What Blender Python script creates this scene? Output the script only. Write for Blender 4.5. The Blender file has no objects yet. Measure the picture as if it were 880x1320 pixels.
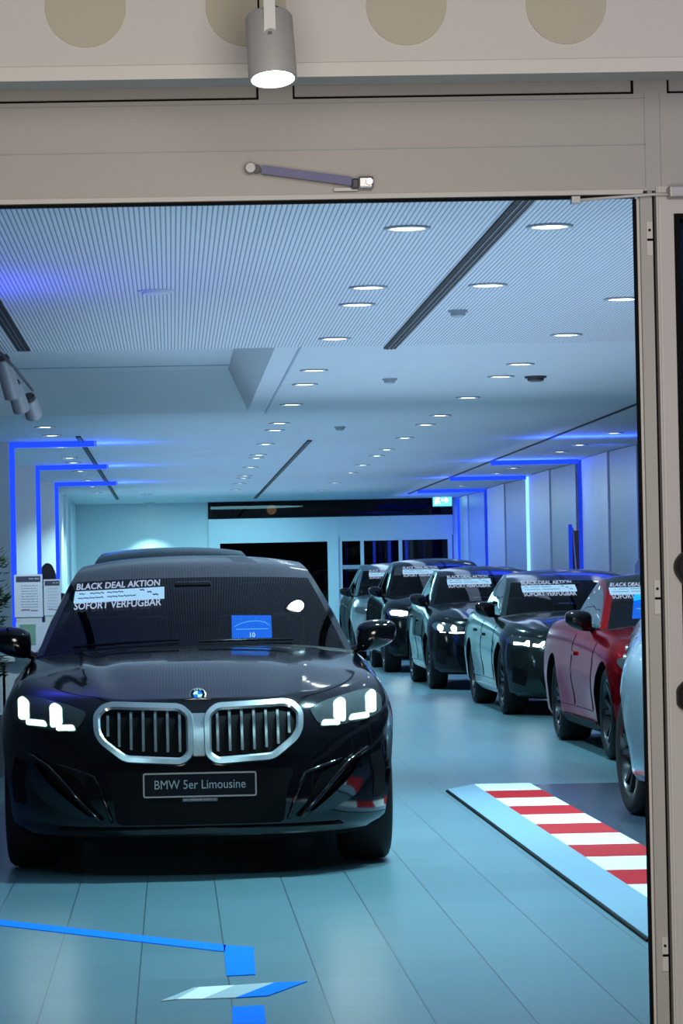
import bpy, bmesh, math, random
from mathutils import Vector, Matrix
from mathutils.bvhtree import BVHTree
from mathutils.geometry import delaunay_2d_cdt

random.seed(7)
SC = bpy.context.scene
COL = SC.collection
PI = math.pi
R = math.radians

# ------------------------------------------------------------------ camera
W_PX, H_PX, F_PX = 880.0, 1320.0, 3900.0
EYE = Vector((0, 0, 1.345))
VPX, VPY = 222.0, 756.0                     # where the room's depth direction lands in the photo
YAW, PITCH, ROLL = R(1.6), R(.7), R(1.15)
fwd = Vector((math.sin(YAW) * math.cos(PITCH), math.cos(YAW) * math.cos(PITCH), math.sin(PITCH)))
r0 = Vector((math.cos(YAW), -math.sin(YAW), 0))
u0 = r0.cross(fwd)
RIGHT = r0 * math.cos(ROLL) - u0 * math.sin(ROLL)
UP = u0 * math.cos(ROLL) + r0 * math.sin(ROLL)
_d = Vector((0, 1, 0))
CX = VPX - F_PX * _d.dot(RIGHT) / _d.dot(fwd)
CY = VPY + F_PX * _d.dot(UP) / _d.dot(fwd)
cam = bpy.data.cameras.new('camera')
cam_o = bpy.data.objects.new('camera', cam)
COL.objects.link(cam_o)
m = Matrix((RIGHT, UP, -fwd)).transposed().to_4x4()
m.translation = EYE
cam_o.matrix_world = m
cam.sensor_fit = 'VERTICAL'
cam.sensor_height = 36.0
cam.lens = F_PX / H_PX * 36.0
cam.shift_x = (W_PX / 2 - CX) / H_PX
cam.shift_y = (CY - H_PX / 2) / H_PX
cam.clip_start = .1
cam.clip_end = 300
SC.camera = cam_o


def ray(px, py):
    return RIGHT * ((px - CX) / F_PX) + UP * ((CY - py) / F_PX) + fwd


def onZ(px, py, z):
    d = ray(px, py)
    return EYE + d * ((z - EYE.z) / d.z)


def onY(px, py, y):
    d = ray(px, py)
    return EYE + d * (y / d.y)


# ------------------------------------------------------------------ materials
def _new(name):
    mt = bpy.data.materials.new(name)
    mt.use_nodes = True
    nt = mt.node_tree
    nt.nodes.clear()
    out = nt.nodes.new('ShaderNodeOutputMaterial')
    return mt, nt, out


def mat(name, col, rough=.5, metal=0.0, coat=0.0, var=0.0, scale=20.0, spec=.5, bump=0.0, tint=None):
    """principled with a little procedural variation"""
    mt, nt, out = _new(name)
    b = nt.nodes.new('ShaderNodeBsdfPrincipled')
    b.inputs['Base Color'].default_value = (*col, 1)
    b.inputs['Roughness'].default_value = rough
    b.inputs['Metallic'].default_value = metal
    b.inputs['Specular IOR Level'].default_value = spec
    b.inputs['Coat Weight'].default_value = coat
    if tint:
        b.inputs['Specular Tint'].default_value = (*tint, 1)
    b.inputs['Coat Roughness'].default_value = .03
    if var or bump:
        tc = nt.nodes.new('ShaderNodeTexCoord')
        nz = nt.nodes.new('ShaderNodeTexNoise')
        nz.inputs['Scale'].default_value = scale
        nz.inputs['Detail'].default_value = 3
        nt.links.new(tc.outputs['Object'], nz.inputs['Vector'])
        if var:
            mx = nt.nodes.new('ShaderNodeMix')
            mx.data_type = 'RGBA'
            mx.inputs[6].default_value = (*[c * (1 - var) for c in col], 1)
            mx.inputs[7].default_value = (*[min(1, c * (1 + var)) for c in col], 1)
            nt.links.new(nz.outputs['Fac'], mx.inputs[0])
            nt.links.new(mx.outputs[2], b.inputs['Base Color'])
        if bump:
            bp = nt.nodes.new('ShaderNodeBump')
            bp.inputs['Strength'].default_value = bump
            bp.inputs['Distance'].default_value = .01
            nt.links.new(nz.outputs['Fac'], bp.inputs['Height'])
            nt.links.new(bp.outputs['Normal'], b.inputs['Normal'])
    nt.links.new(b.outputs['BSDF'], out.inputs['Surface'])
    return mt


def emit(name, col, strength):
    mt, nt, out = _new(name)
    e = nt.nodes.new('ShaderNodeEmission')
    e.inputs['Color'].default_value = (*col, 1)
    e.inputs['Strength'].default_value = strength
    nt.links.new(e.outputs[0], out.inputs['Surface'])
    return mt


def glass(name, tint, refl=1.0, rough=.0):
    mt, nt, out = _new(name)
    t = nt.nodes.new('ShaderNodeBsdfTransparent')
    t.inputs['Color'].default_value = (*tint, 1)
    g = nt.nodes.new('ShaderNodeBsdfGlossy')
    g.inputs['Roughness'].default_value = rough
    g.inputs['Color'].default_value = (refl, refl, refl, 1)
    fr = nt.nodes.new('ShaderNodeFresnel')
    fr.inputs['IOR'].default_value = 1.5
    mx = nt.nodes.new('ShaderNodeMixShader')
    nt.links.new(fr.outputs[0], mx.inputs[0])
    nt.links.new(t.outputs[0], mx.inputs[1])
    nt.links.new(g.outputs[0], mx.inputs[2])
    nt.links.new(mx.outputs[0], out.inputs['Surface'])
    return mt


def floor_mat():
    mt, nt, out = _new('floor_tiles')
    N, L = nt.nodes.new, nt.links.new
    tc = N('ShaderNodeTexCoord')
    sp = N('ShaderNodeSeparateXYZ')
    L(tc.outputs['Object'], sp.inputs[0])
    ax = N('ShaderNodeMath'); ax.inputs[1].default_value = .14 + .305 * 40
    L(sp.outputs['X'], ax.inputs[0])
    ay = N('ShaderNodeMath'); ay.inputs[1].default_value = .03
    L(sp.outputs['Y'], ay.inputs[0])
    cb = N('ShaderNodeCombineXYZ')
    L(ay.outputs[0], cb.inputs['X']); L(ax.outputs[0], cb.inputs['Y'])
    br = N('ShaderNodeTexBrick')
    br.offset = .5; br.offset_frequency = 2; br.squash = 1
    br.inputs['Scale'].default_value = 1
    br.inputs['Brick Width'].default_value = .77
    br.inputs['Row Height'].default_value = .305
    br.inputs['Mortar Size'].default_value = .0026
    br.inputs['Mortar Smooth'].default_value = .1
    br.inputs['Color1'].default_value = (.110, .212, .258, 1)
    br.inputs['Color2'].default_value = (.128, .236, .284, 1)
    br.inputs['Mortar'].default_value = (.045, .080, .100, 1)
    L(cb.outputs[0], br.inputs['Vector'])
    nz = N('ShaderNodeTexNoise'); nz.inputs['Scale'].default_value = 3; nz.inputs['Detail'].default_value = 5
    L(tc.outputs['Object'], nz.inputs['Vector'])
    mx = N('ShaderNodeMix'); mx.data_type = 'RGBA'; mx.blend_type = 'MULTIPLY'; mx.inputs[0].default_value = .35
    L(br.outputs['Color'], mx.inputs[6]); L(nz.outputs['Color'], mx.inputs[7])
    b = N('ShaderNodeBsdfPrincipled')
    mr = N('ShaderNodeMapRange'); mr.inputs['To Min'].default_value = .30; mr.inputs['To Max'].default_value = .30
    L(nz.outputs['Fac'], mr.inputs['Value'])
    L(mr.outputs[0], b.inputs['Roughness'])
    b.inputs['Specular IOR Level'].default_value = .5
    L(br.outputs['Color'], b.inputs['Base Color'])
    L(b.outputs[0], out.inputs['Surface'])
    return mt


def slat_mat():
    """narrow white slats running into the depth, dark joints between"""
    mt, nt, out = _new('ceiling_slats')
    N, L = nt.nodes.new, nt.links.new
    tc = N('ShaderNodeTexCoord')
    sp = N('ShaderNodeSeparateXYZ'); L(tc.outputs['Object'], sp.inputs[0])
    a = N('ShaderNodeMath'); a.operation = 'MULTIPLY'; a.inputs[1].default_value = 1 / .0232
    L(sp.outputs['X'], a.inputs[0])
    f = N('ShaderNodeMath'); f.operation = 'FRACT'; L(a.outputs[0], f.inputs[0])
    cr = N('ShaderNodeValToRGB')
    e = cr.color_ramp.elements
    e[0].position = 0; e[0].color = (.20, .24, .30, 1)
    e[1].position = 1; e[1].color = (.20, .24, .30, 1)
    for p, c in ((.16, (.24, .28, .36, 1)), (.30, (.74, .77, .82, 1)), (.88, (.78, .80, .84, 1))):
        n = e.new(p); n.color = c
    L(f.outputs[0], cr.inputs[0])
    b = N('ShaderNodeBsdfPrincipled'); b.inputs['Roughness'].default_value = .55
    L(cr.outputs[0], b.inputs['Base Color'])
    bp = N('ShaderNodeBump'); bp.inputs['Strength'].default_value = .4; bp.inputs['Distance'].default_value = .004
    L(cr.outputs[0], bp.inputs['Height']); L(bp.outputs[0], b.inputs['Normal'])
    L(b.outputs[0], out.inputs['Surface'])
    return mt


M = dict(
    floor=floor_mat(), slats=slat_mat(),
    ceiling=mat('ceiling_plaster', (.66, .70, .74), .6, var=.04, scale=1.5),
    recess=mat('recess_paint', (.72, .76, .79), .6, var=.03, scale=2),
    wall=mat('wall_paint', (.72, .78, .80), .55, var=.03, scale=3),
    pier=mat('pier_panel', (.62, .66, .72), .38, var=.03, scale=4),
    pier_dark=mat('pier_panel_shaded', (.34, .38, .43), .38, var=.03, scale=4),  # darker copy of the pier panel, shade of the return faces put into colour
    seam=mat('seam_black', (.006, .007, .009), .6, var=.1, spec=.15),
    frame=mat('door_frame_beige', (.47, .45, .415), .42, var=.02, scale=40),
    frame_pale=mat('door_frame_pale', (.66, .64, .60), .42, var=.02, scale=40),
    bulk=mat('bulkhead_paint', (.62, .59, .565), .55, var=.03, scale=5),
    disc=mat('bulkhead_disc', (.50, .46, .36), .6, var=.03, scale=5),
    rubber=mat('rubber_black', (.004, .004, .004), .7, var=.1, spec=.1),
    alu=mat('white_aluminium', (.62, .70, .74), .35, metal=.1, var=.03, scale=20),
    lamp=mat('lamp_grey', (.48, .48, .48), .42, metal=.2, var=.04, scale=30),
    lamp_dark=mat('lamp_dark', (.06, .06, .07), .45, var=.1),
    steel=mat('steel', (.42, .42, .42), .28, metal=.9, var=.05, scale=60),
    arm=mat('closer_arm_lacquer', (.085, .085, .20), .4, metal=.2, var=.04, scale=60),
    handle=mat('handle_black', (.008, .008, .008), .5, var=.1, spec=.15),
    chrome=mat('satin_chrome', (.86, .90, .92), .24, metal=.9, var=.03, scale=60),
    chrome_bar=mat('grille_bar_metal', (.34, .36, .37), .25, metal=.9, var=.03, scale=60),
    black=mat('gloss_black', (.005, .005, .006), .14, var=.1),
    matt=mat('black_plastic', (.003, .003, .004), .6, var=.1, spec=.15),
    under=mat('underbody', (.004, .004, .005), .8, var=.1, spec=.1),
    cabin=mat('cabin_trim', (.016, .017, .020), .7, var=.15),
    seat=mat('seat_leather', (.050, .055, .062), .5, var=.1),
    tyre=mat('tyre_rubber', (.010, .010, .012), .62, var=.15, scale=60, spec=.3),
    rim=mat('rim_dark', (.050, .052, .058), .25, metal=.7, var=.05, scale=40),
    rim_bright=mat('rim_bicolour', (.24, .25, .27), .25, metal=.85, var=.05, scale=40),
    disc_brake=mat('brake_disc', (.18, .18, .19), .35, metal=.8, var=.05),
    lens=mat('headlight_lens', (.055, .068, .072), .12, coat=.6, var=.3, scale=30),
    mirror=mat('mirror_glass', (.45, .50, .54), .05, metal=1, var=.02),
    plate=mat('plate_dark', (.006, .010, .016), .5, var=.1, spec=.12),
    plate_rim=mat('plate_rim', (.30, .32, .33), .35, metal=.3, var=.05),
    white=mat('paint_white', (.82, .86, .88), .5, var=.02),
    red=mat('kerb_red', (.46, .014, .022), .7, var=.06, scale=15, spec=.12),
    kerb_white=mat('kerb_white', (.74, .80, .82), .7, var=.04, scale=15, spec=.12),
    kerb_grey=mat('kerb_grey', (.22, .33, .44), .7, var=.05, scale=15, spec=.12),
    mat_dark=mat('dark_floor_field', (.035, .050, .080), .26, var=.10, scale=3),
    leaf=mat('leaf_green', (.035, .085, .035), .5, var=.4, scale=30),
    pot=mat('pot_grey', (.10, .11, .12), .5, var=.1),
    soil=mat('soil', (.03, .022, .015), .9, var=.3),
    paper=mat('paper', (.66, .75, .86), .6, var=.02),
    print_dark=mat('print_dark', (.05, .06, .11), .6, var=.1),
    print_grey=mat('print_grey', (.34, .42, .55), .6, var=.05),
    print_red=mat('print_red', (.32, .18, .24), .6, var=.05),
    desk=mat('desk_white', (.58, .68, .70), .3, var=.03),
    green_print=mat('brochure_green', (.20, .42, .32), .4, var=.2, scale=12),
    chair=mat('chair_shell', (.035, .04, .06), .4, var=.1),
    shell=mat('pale_shell', (.55, .62, .70), .4, var=.04),
    tape=mat('blue_tape', (.006, .20, 1.0), .8, var=.05, scale=12, spec=.08),
    tape_white=mat('white_tape', (.80, .84, .86), .8, var=.05, scale=12, spec=.08),
    tape_pale=mat('pale_tape', (.42, .50, .56), .8, var=.05, scale=12, spec=.08),
    wood=mat('wood_strip', (.20, .11, .05), .5, var=.2, scale=8),
    detector=mat('detector_plastic', (.38, .42, .45), .5, var=.05),
    night=mat('night_outside', (.004, .005, .008), .8, var=.2),
    pane=glass('window_pane', (.35, .42, .50)),
    pane_door=glass('door_pane', (.12, .14, .17), .45),
    windshield=glass('windshield_glass', (.26, .29, .31), .42),
    tint=glass('tinted_glass', (.10, .12, .13), .55),
    light=emit('downlight_glow', (.86, .97, 1.0), 9),
    spot_glow=emit('spot_glow', (1.0, .97, .86), 14),
    led=emit('led_blue', (.008, .04, 1.0), 2.0),
    led_pale=emit('led_pale', (.25, .62, 1.0), 1.6),
    led_soft=emit('led_blue_soft', (.012, .05, .75), .9),
    drl=emit('drl_white', (.80, 1.0, .94), 18),
    drl_soft=emit('drl_soft', (.80, 1.0, .98), 5),
    drl_halo=emit('drl_halo', (.60, 1.0, .86), 1.1),
    screen=emit('card_blue', (.006, .15, .86), 3.4),
    screen_line=emit('card_line', (.10, .45, .95), 3.6),
    screen_white=emit('card_white', (.50, .75, 1.0), 3.6),
    sticker=emit('sticker_band', (.36, .66, .95), 1.0),  # no lamp: the band's brightness is put into emission
    sticker_text=emit('sticker_letters', (.50, .66, .95), .8),  # letters glow too, brightness put into emission
    sticker_ink=mat('sticker_ink', (.05, .09, .16), .5, var=.05),
    exit=emit('exit_green', (.10, .85, .70), 2.2),
    exit_white=emit('exit_white', (.75, 1.0, .95), 3.0),
    street=emit('street_lamp_orange', (1.0, .42, .10), 6),
)


# ------------------------------------------------------------------ mesh helpers
def obj(name, bm, material, parent=None, smooth=False, auto=None):
    me = bpy.data.meshes.new(name)
    bm.to_mesh(me)
    bm.free()
    return link(name, me, material, parent, smooth, auto)


def link(name, me, material, parent=None, smooth=False, auto=None):
    if material:
        for mt in (material if isinstance(material, (list, tuple)) else [material]):
            me.materials.append(mt)
    if smooth:
        for p in me.polygons:
            p.use_smooth = True
        if auto:
            me.set_sharp_from_angle(angle=R(auto))
    o = bpy.data.objects.new(name, me)
    COL.objects.link(o)
    if parent:
        o.parent = parent
    return o


def tag(o, label=None, cat=None, group=None, kind=None):
    if label:
        o['label'] = label
    if cat:
        o['category'] = cat
    if group:
        o['group'] = group
    if kind:
        o['kind'] = kind
    return o


def empty(name, loc, label=None, cat=None, group=None, rz=0):
    o = bpy.data.objects.new(name, None)
    COL.objects.link(o)
    o.location = loc
    o.rotation_euler = (0, 0, rz)
    o.empty_display_size = .1
    return tag(o, label, cat, group)


def struct(name, bm, material, smooth=False):
    return tag(obj(name, bm, material, None, smooth), kind='structure')


def box(bm, x0, x1, y0, y1, z0, z1, bev=0.0, mi=0):
    vs = [bm.verts.new(p) for p in ((x0, y0, z0), (x1, y0, z0), (x1, y1, z0), (x0, y1, z0),
                                    (x0, y0, z1), (x1, y0, z1), (x1, y1, z1), (x0, y1, z1))]
    fs = [bm.faces.new([vs[i] for i in f]) for f in ((0, 3, 2, 1), (4, 5, 6, 7), (0, 1, 5, 4), (1, 2, 6, 5), (2, 3, 7, 6), (3, 0, 4, 7))]
    for f in fs:
        f.material_index = mi
    if bev:
        es = {e for f in fs for e in f.edges}
        bmesh.ops.bevel(bm, geom=list(es), offset=bev, segments=2, affect='EDGES', profile=.6)
    return vs


def bx(*a, **k):
    bm = bmesh.new()
    box(bm, *a, **k)
    return bm


def lathe(bm, prof, n=32, M4=None, closed=False, mi=0):
    """prof: (r, h) along local +Z, optionally placed by matrix"""
    M4 = M4 or Matrix()
    rings = []
    for r, h in prof:
        if r < 1e-6:
            rings.append([bm.verts.new(M4 @ Vector((0, 0, h)))])
        else:
            rings.append([bm.verts.new(M4 @ Vector((r * math.cos(2 * PI * k / n), r * math.sin(2 * PI * k / n), h))) for k in range(n)])
    pairs = list(zip(rings, rings[1:])) + ([(rings[-1], rings[0])] if closed else [])
    for a, b in pairs:
        for k in range(n):
            k2 = (k + 1) % n
            if len(a) == 1 and len(b) == 1:
                continue
            if len(a) == 1:
                f = bm.faces.new((a[0], b[k2], b[k]))
            elif len(b) == 1:
                f = bm.faces.new((a[k], a[k2], b[0]))
            else:
                f = bm.faces.new((a[k], a[k2], b[k2], b[k]))
            f.material_index = mi
    return bm


def tube(bm, pts, r, n=10, cap=True):
    pts = [Vector(p) for p in pts]
    rings = []
    up = Vector((0, 0, 1))
    for i, p in enumerate(pts):
        d = (pts[min(i + 1, len(pts) - 1)] - pts[max(i - 1, 0)]).normalized()
        a = d.cross(up)
        if a.length < 1e-3:
            a = d.cross(Vector((0, 1, 0)))
        a.normalize()
        b = a.cross(d)
        rr = r[i] if isinstance(r, (list, tuple)) else r
        rings.append([bm.verts.new(p + (a * math.cos(2 * PI * k / n) + b * math.sin(2 * PI * k / n)) * rr) for k in range(n)])
    for a, b in zip(rings, rings[1:]):
        for k in range(n):
            bm.faces.new((a[k], a[(k + 1) % n], b[(k + 1) % n], b[k]))
    if cap:
        bm.faces.new(rings[0][::-1])
        bm.faces.new(rings[-1])
    return bm


def prism(bm, poly, z0, z1, mi=0):
    a = [bm.verts.new((x, y, z0)) for x, y in poly]
    b = [bm.verts.new((x, y, z1)) for x, y in poly]
    n = len(poly)
    fs = [bm.faces.new(a[::-1]), bm.faces.new(b)]
    for k in range(n):
        fs.append(bm.faces.new((a[k], a[(k + 1) % n], b[(k + 1) % n], b[k])))
    for f in fs:
        f.material_index = mi
    bmesh.ops.recalc_face_normals(bm, faces=fs)
    return bm


def slab_xz(bm, poly, y0, y1):
    """polygon in the x-z plane given thickness along y"""
    a = [bm.verts.new((x, y0, z)) for x, z in poly]
    b = [bm.verts.new((x, y1, z)) for x, z in poly]
    n = len(poly)
    fs = [bm.faces.new(a), bm.faces.new(b[::-1])]
    for k in range(n):
        fs.append(bm.faces.new((a[(k + 1) % n], a[k], b[k], b[(k + 1) % n])))
    bmesh.ops.recalc_face_normals(bm, faces=fs)
    return bm


def text_mesh(s, size, font_scale=(1, 1), align='CENTER', shear=0.0, bold=0.0):
    cu = bpy.data.curves.new('lettering', 'FONT')
    cu.body = s
    cu.size = size
    cu.align_x = align
    cu.align_y = 'CENTER'
    cu.shear = shear
    cu.offset = bold
    cu.resolution_u = 3
    o = bpy.data.objects.new('lettering_source', cu)
    COL.objects.link(o)
    dg = bpy.context.evaluated_depsgraph_get()
    me = bpy.data.meshes.new_from_object(o.evaluated_get(dg))
    bpy.data.objects.remove(o)
    bpy.data.curves.remove(cu)
    for v in me.vertices:
        v.co.x *= font_scale[0]
        v.co.y *= font_scale[1]
    return me


def interp(pts, x):
    if x <= pts[0][0]:
        return pts[0][1]
    for (a, b), (c, d) in zip(pts, pts[1:]):
        if x <= c:
            t = (x - a) / (c - a)
            return b + (d - b) * t
    return pts[-1][1]


def sinterp(pts, x):
    """monotone-ish smooth interpolation (cubic hermite with finite-difference slopes)"""
    n = len(pts)
    if x <= pts[0][0]:
        return pts[0][1]
    if x >= pts[-1][0]:
        return pts[-1][1]
    for i in range(n - 1):
        if x <= pts[i + 1][0]:
            break
    (x0, y0), (x1, y1) = pts[i], pts[i + 1]
    h = x1 - x0

    def sl(k):
        if k == 0:
            return (pts[1][1] - pts[0][1]) / (pts[1][0] - pts[0][0])
        if k == n - 1:
            return (pts[-1][1] - pts[-2][1]) / (pts[-1][0] - pts[-2][0])
        a = (pts[k][1] - pts[k - 1][1]) / (pts[k][0] - pts[k - 1][0])
        b = (pts[k + 1][1] - pts[k][1]) / (pts[k + 1][0] - pts[k][0])
        if a * b <= 0:
            return 0
        return 2 * a * b / (a + b)
    m0, m1 = sl(i), sl(i + 1)
    t = (x - x0) / h
    return ((2 * t ** 3 - 3 * t ** 2 + 1) * y0 + (t ** 3 - 2 * t ** 2 + t) * h * m0 +
            (-2 * t ** 3 + 3 * t ** 2) * y1 + (t ** 3 - t ** 2) * h * m1)


def resample(poly, step, closed=True):
    out = []
    n = len(poly)
    for i in range(n if closed else n - 1):
        a, b = Vector(poly[i]), Vector(poly[(i + 1) % n])
        k = max(1, int((b - a).length / step + .5))
        for j in range(k):
            out.append(tuple(a.lerp(b, j / k)))
    if not closed:
        out.append(tuple(poly[-1]))
    return out


def round_poly(poly, r, k=4):
    out = []
    n = len(poly)
    for i in range(n):
        p, a, b = Vector(poly[i]), Vector(poly[i - 1]), Vector(poly[(i + 1) % n])
        da, db = (a - p), (b - p)
        rr = min(r, da.length * .45, db.length * .45)
        s, e = p + da.normalized() * rr, p + db.normalized() * rr
        for j in range(k + 1):
            t = j / k
            out.append(tuple((s * (1 - t) ** 2 + p * 2 * t * (1 - t) + e * t * t)))
    return out


def inset_poly(poly, d):
    """offset a simple polygon inwards by d"""
    n = len(poly)
    area = sum(poly[i][0] * poly[(i + 1) % n][1] - poly[(i + 1) % n][0] * poly[i][1] for i in range(n))
    sg = 1 if area > 0 else -1
    out = []
    for i in range(n):
        p, a, b = Vector(poly[i]), Vector(poly[i - 1]), Vector(poly[(i + 1) % n])
        e1, e2 = (p - a), (b - p)
        if e1.length < 1e-9 or e2.length < 1e-9:
            out.append(tuple(p))
            continue
        e1.normalize(); e2.normalize()
        n1, n2 = Vector((-e1.y, e1.x)) * sg, Vector((-e2.y, e2.x)) * sg
        nn = n1 + n2
        if nn.length < 1e-6:
            nn = n1
        nn.normalize()
        c = max(.5, nn.dot(n1))
        out.append(tuple(p + nn * (d / c)))
    return out


def flip(poly):
    return [(-x, z) for x, z in poly][::-1]


def patch(bm, poly, proj, off=.004, depth=.02, h=.03, mi=0):
    """a thin shell over polygon `poly`, laid on a surface. proj(u,v) -> (point, outward normal)"""
    n = len(poly)
    pts = [Vector(p) for p in poly]
    x0, x1 = min(p.x for p in pts), max(p.x for p in pts)
    y0, y1 = min(p.y for p in pts), max(p.y for p in pts)

    def inside(x, y):
        c = False
        for i in range(n):
            a, b = pts[i], pts[i - 1]
            if (a.y > y) != (b.y > y) and x < (b.x - a.x) * (y - a.y) / (b.y - a.y) + a.x:
                c = not c
        return c
    vv = list(pts)
    nx, ny = int((x1 - x0) / h) + 1, int((y1 - y0) / h) + 1
    for i in range(1, nx):
        for j in range(1, ny):
            x, y = x0 + (x1 - x0) * i / nx, y0 + (y1 - y0) * j / ny
            if inside(x, y) and min((Vector((x, y)) - p).length for p in pts) > h * .4:
                vv.append(Vector((x, y)))
    res = delaunay_2d_cdt(vv, [(i, (i + 1) % n) for i in range(n)], [], 1, 1e-5)
    ov, oe, of = res[0], res[1], res[2]
    top, bot = [], []
    for p in ov:
        q, nr = proj(p.x, p.y)
        top.append(bm.verts.new(q + nr * off))
        bot.append(q - nr * depth)
    cnt = {}
    fs = []
    for f in of:
        if len(f) < 3:
            continue
        fs.append(bm.faces.new([top[i] for i in f]))
        for a, b in zip(f, list(f[1:]) + [f[0]]):
            cnt[(a, b)] = cnt.get((a, b), 0) + 1
    low = {}
    for (a, b) in list(cnt):
        if (b, a) not in cnt:
            for k in (a, b):
                if k not in low:
                    low[k] = bm.verts.new(bot[k])
            fs.append(bm.faces.new((top[b], top[a], low[a], low[b])))
    for f in fs:
        f.material_index = mi
    # make the shell face outwards
    if of:
        f0 = fs[0]
        f0.normal_update()
        nr = proj(sum(ov[i].x for i in of[0]) / len(of[0]), sum(ov[i].y for i in of[0]) / len(of[0]))[1]
        if f0.normal.dot(nr) < 0:
            bmesh.ops.reverse_faces(bm, faces=fs)
    return bm


def ring(bm, outer, inner, proj, prof, mi=0):
    """a moulded frame between two loops of equal count; prof = [(t 0..1 from outer to inner, offset)]"""
    loops = []
    for t, off in prof:
        lp = []
        for a, b in zip(outer, inner):
            x, z = a[0] + (b[0] - a[0]) * t, a[1] + (b[1] - a[1]) * t
            q, nr = proj(x, z)
            lp.append(bm.verts.new(q + nr * off))
        loops.append(lp)
    n = len(outer)
    fs = []
    for a, b in zip(loops, loops[1:]):
        for k in range(n):
            fs.append(bm.faces.new((a[k], a[(k + 1) % n], b[(k + 1) % n], b[k])))
    bmesh.ops.recalc_face_normals(bm, faces=fs)
    for f in fs:
        f.material_index = mi
    return bm




# ------------------------------------------------------------------ cars
def paint(name, col, metal=.35, rough=.18, coat=.7, tint=None):
    return mat(name, col, rough, metal, coat, var=.03, scale=2, tint=tint)


def car_cfg(**kw):
    """proportions of one car; nose at y=0, rear at y=L, wheels on z=0"""
    c = dict(L=5.06, W=.95, H=1.515, ya=.87, wb=2.995, Rw=.352, tw=.245, zb=.17, z0=.80, zc=1.04, yc=1.50, ywt=2.45,
             yr1=3.75, yrb=4.55, zdeck=1.09, nose=.75, tail=.45, p=2.7, q=2.0, res=1.0, boxy=0.0, fender=.125)
    c.update(kw)
    L, W, H, ya, z0, zc, yc, ywt = (c[k] for k in ('L', 'W', 'H', 'ya', 'z0', 'zc', 'yc', 'ywt'))
    c.setdefault('zsh', [(0, z0), (.10, z0 + .012), (.25, z0 + .035), (.45, z0 + .068), (ya, z0 + c['fender']), (yc + .15, zc - .055),
                         (yc + .8, zc - .03), (L - 1.0, zc + .02), (L - .3, zc), (L, zc - .09)])
    c.setdefault('crown', [(0, 0), (.12, .004), (.35, .028), (.8, .060), (yc, .062), (yc + .8, .05), (L - 1.2, .05), (L - .5, .05), (L - .05, 0)])
    c.setdefault('nosep', [(0, .06), (.06, .028), (.14, .008), (.30, 0), (.50, .012), (.72, .045), (.88, .085), (1, .15)])
    c.setdefault('wprof', [(0, .86), (.04, .925), (.12, .972), (.28, .985), (.50, 1.0), (.68, .998), (.80, .982), (.90, .950), (.97, .905), (1, .862)])
    c.setdefault('cen', [(0, yc, zc), (.5, (yc + ywt) / 2 - .02, zc + (H - .115 - zc) * .53), (1, ywt, H - .115), (1.35, ywt + .30, H - .035),
                         (1.8, ywt + .68, H), (2.4, ywt + .9 + (c['yr1'] - ywt - .9) * .5, H - .012), (3, c['yr1'], H - .075),
                         (3.5, (c['yr1'] + c['yrb']) / 2, (H - .075) * .48 + c['zdeck'] * .52 + .03), (4, c['yrb'], c['zdeck'])])
    c.setdefault('edg', [(0, .865 * W, yc + .24, zc - .055), (.5, .775 * W, (yc + ywt) / 2 + .15, zc + (H - .13 - zc) * .53 - .03), (1, .688 * W, ywt + .13, H - .132),
                         (1.35, .656 * W, ywt + .38, H - .074), (1.8, .632 * W, ywt + .70, H - .046), (2.4, .622 * W, ywt + .9 + (c['yr1'] - ywt - .9) * .5, H - .055),
                         (3, .625 * W, c['yr1'] - .03, H - .118), (3.5, .665 * W, (c['yr1'] + c['yrb']) / 2 - .04, (H - .135) * .48 + c['zdeck'] * .52 - .02), (4, .73 * W, c['yrb'] - .08, c['zdeck'] - .04)])
    return c


class Shape:
    def __init__(s, c):
        s.c = c
        s.hub = [c['ya'], c['ya'] + c['wb']]

    def zsh(s, y):
        return sinterp(s.c['zsh'], y)

    def flare(s, y, v):
        f = 1.0
        k = max(0, 1 - abs(v - .42) / .5)
        for h in s.hub:
            f += .014 * k * math.exp(-((y - h) / .50) ** 4)
        mid = (s.hub[0] + s.hub[1]) / 2
        f -= .022 * math.exp(-((y - mid) / .75) ** 4) * math.exp(-((v - .28) / .18) ** 2)
        f -= .010 * math.exp(-((y - mid) / 1.6) ** 4) * math.exp(-((v - .70) / .07) ** 2)
        return f

    def w(s, v, y):
        return sinterp(s.c['wprof'], v) * s.c['W'] * s.flare(y, v)

    def perim(s, q, v):
        """q=('f',th)|('s',k)|('r',th) -> x>=0, y"""
        c = s.c
        y0 = sinterp(c['nosep'], v)
        yb = c['L'] - .12 * abs(v - .5)
        kind, t = q
        if kind == 'f':
            y = y0 + c['nose'] * (1 - max(0, math.cos(t)) ** (2 / c['q']))
            x = s.w(v, y) * math.sin(t) ** (2 / c['p'])
        elif kind == 's':
            a, b = y0 + c['nose'], yb - c['tail']
            y = a + (b - a) * t
            x = s.w(v, y)
        else:
            y = yb - c['tail'] * (1 - max(0, math.cos(t)) ** (2 / c['q']))
            x = s.w(v, y) * math.sin(t) ** (2 / 2.8)
        return x, y


def split_mesh(me, keep):
    bm = bmesh.new()
    bm.from_mesh(me)
    dead = [f for f in bm.faces if f.material_index not in keep]
    bmesh.ops.delete(bm, geom=dead, context='FACES')
    return bm


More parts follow.
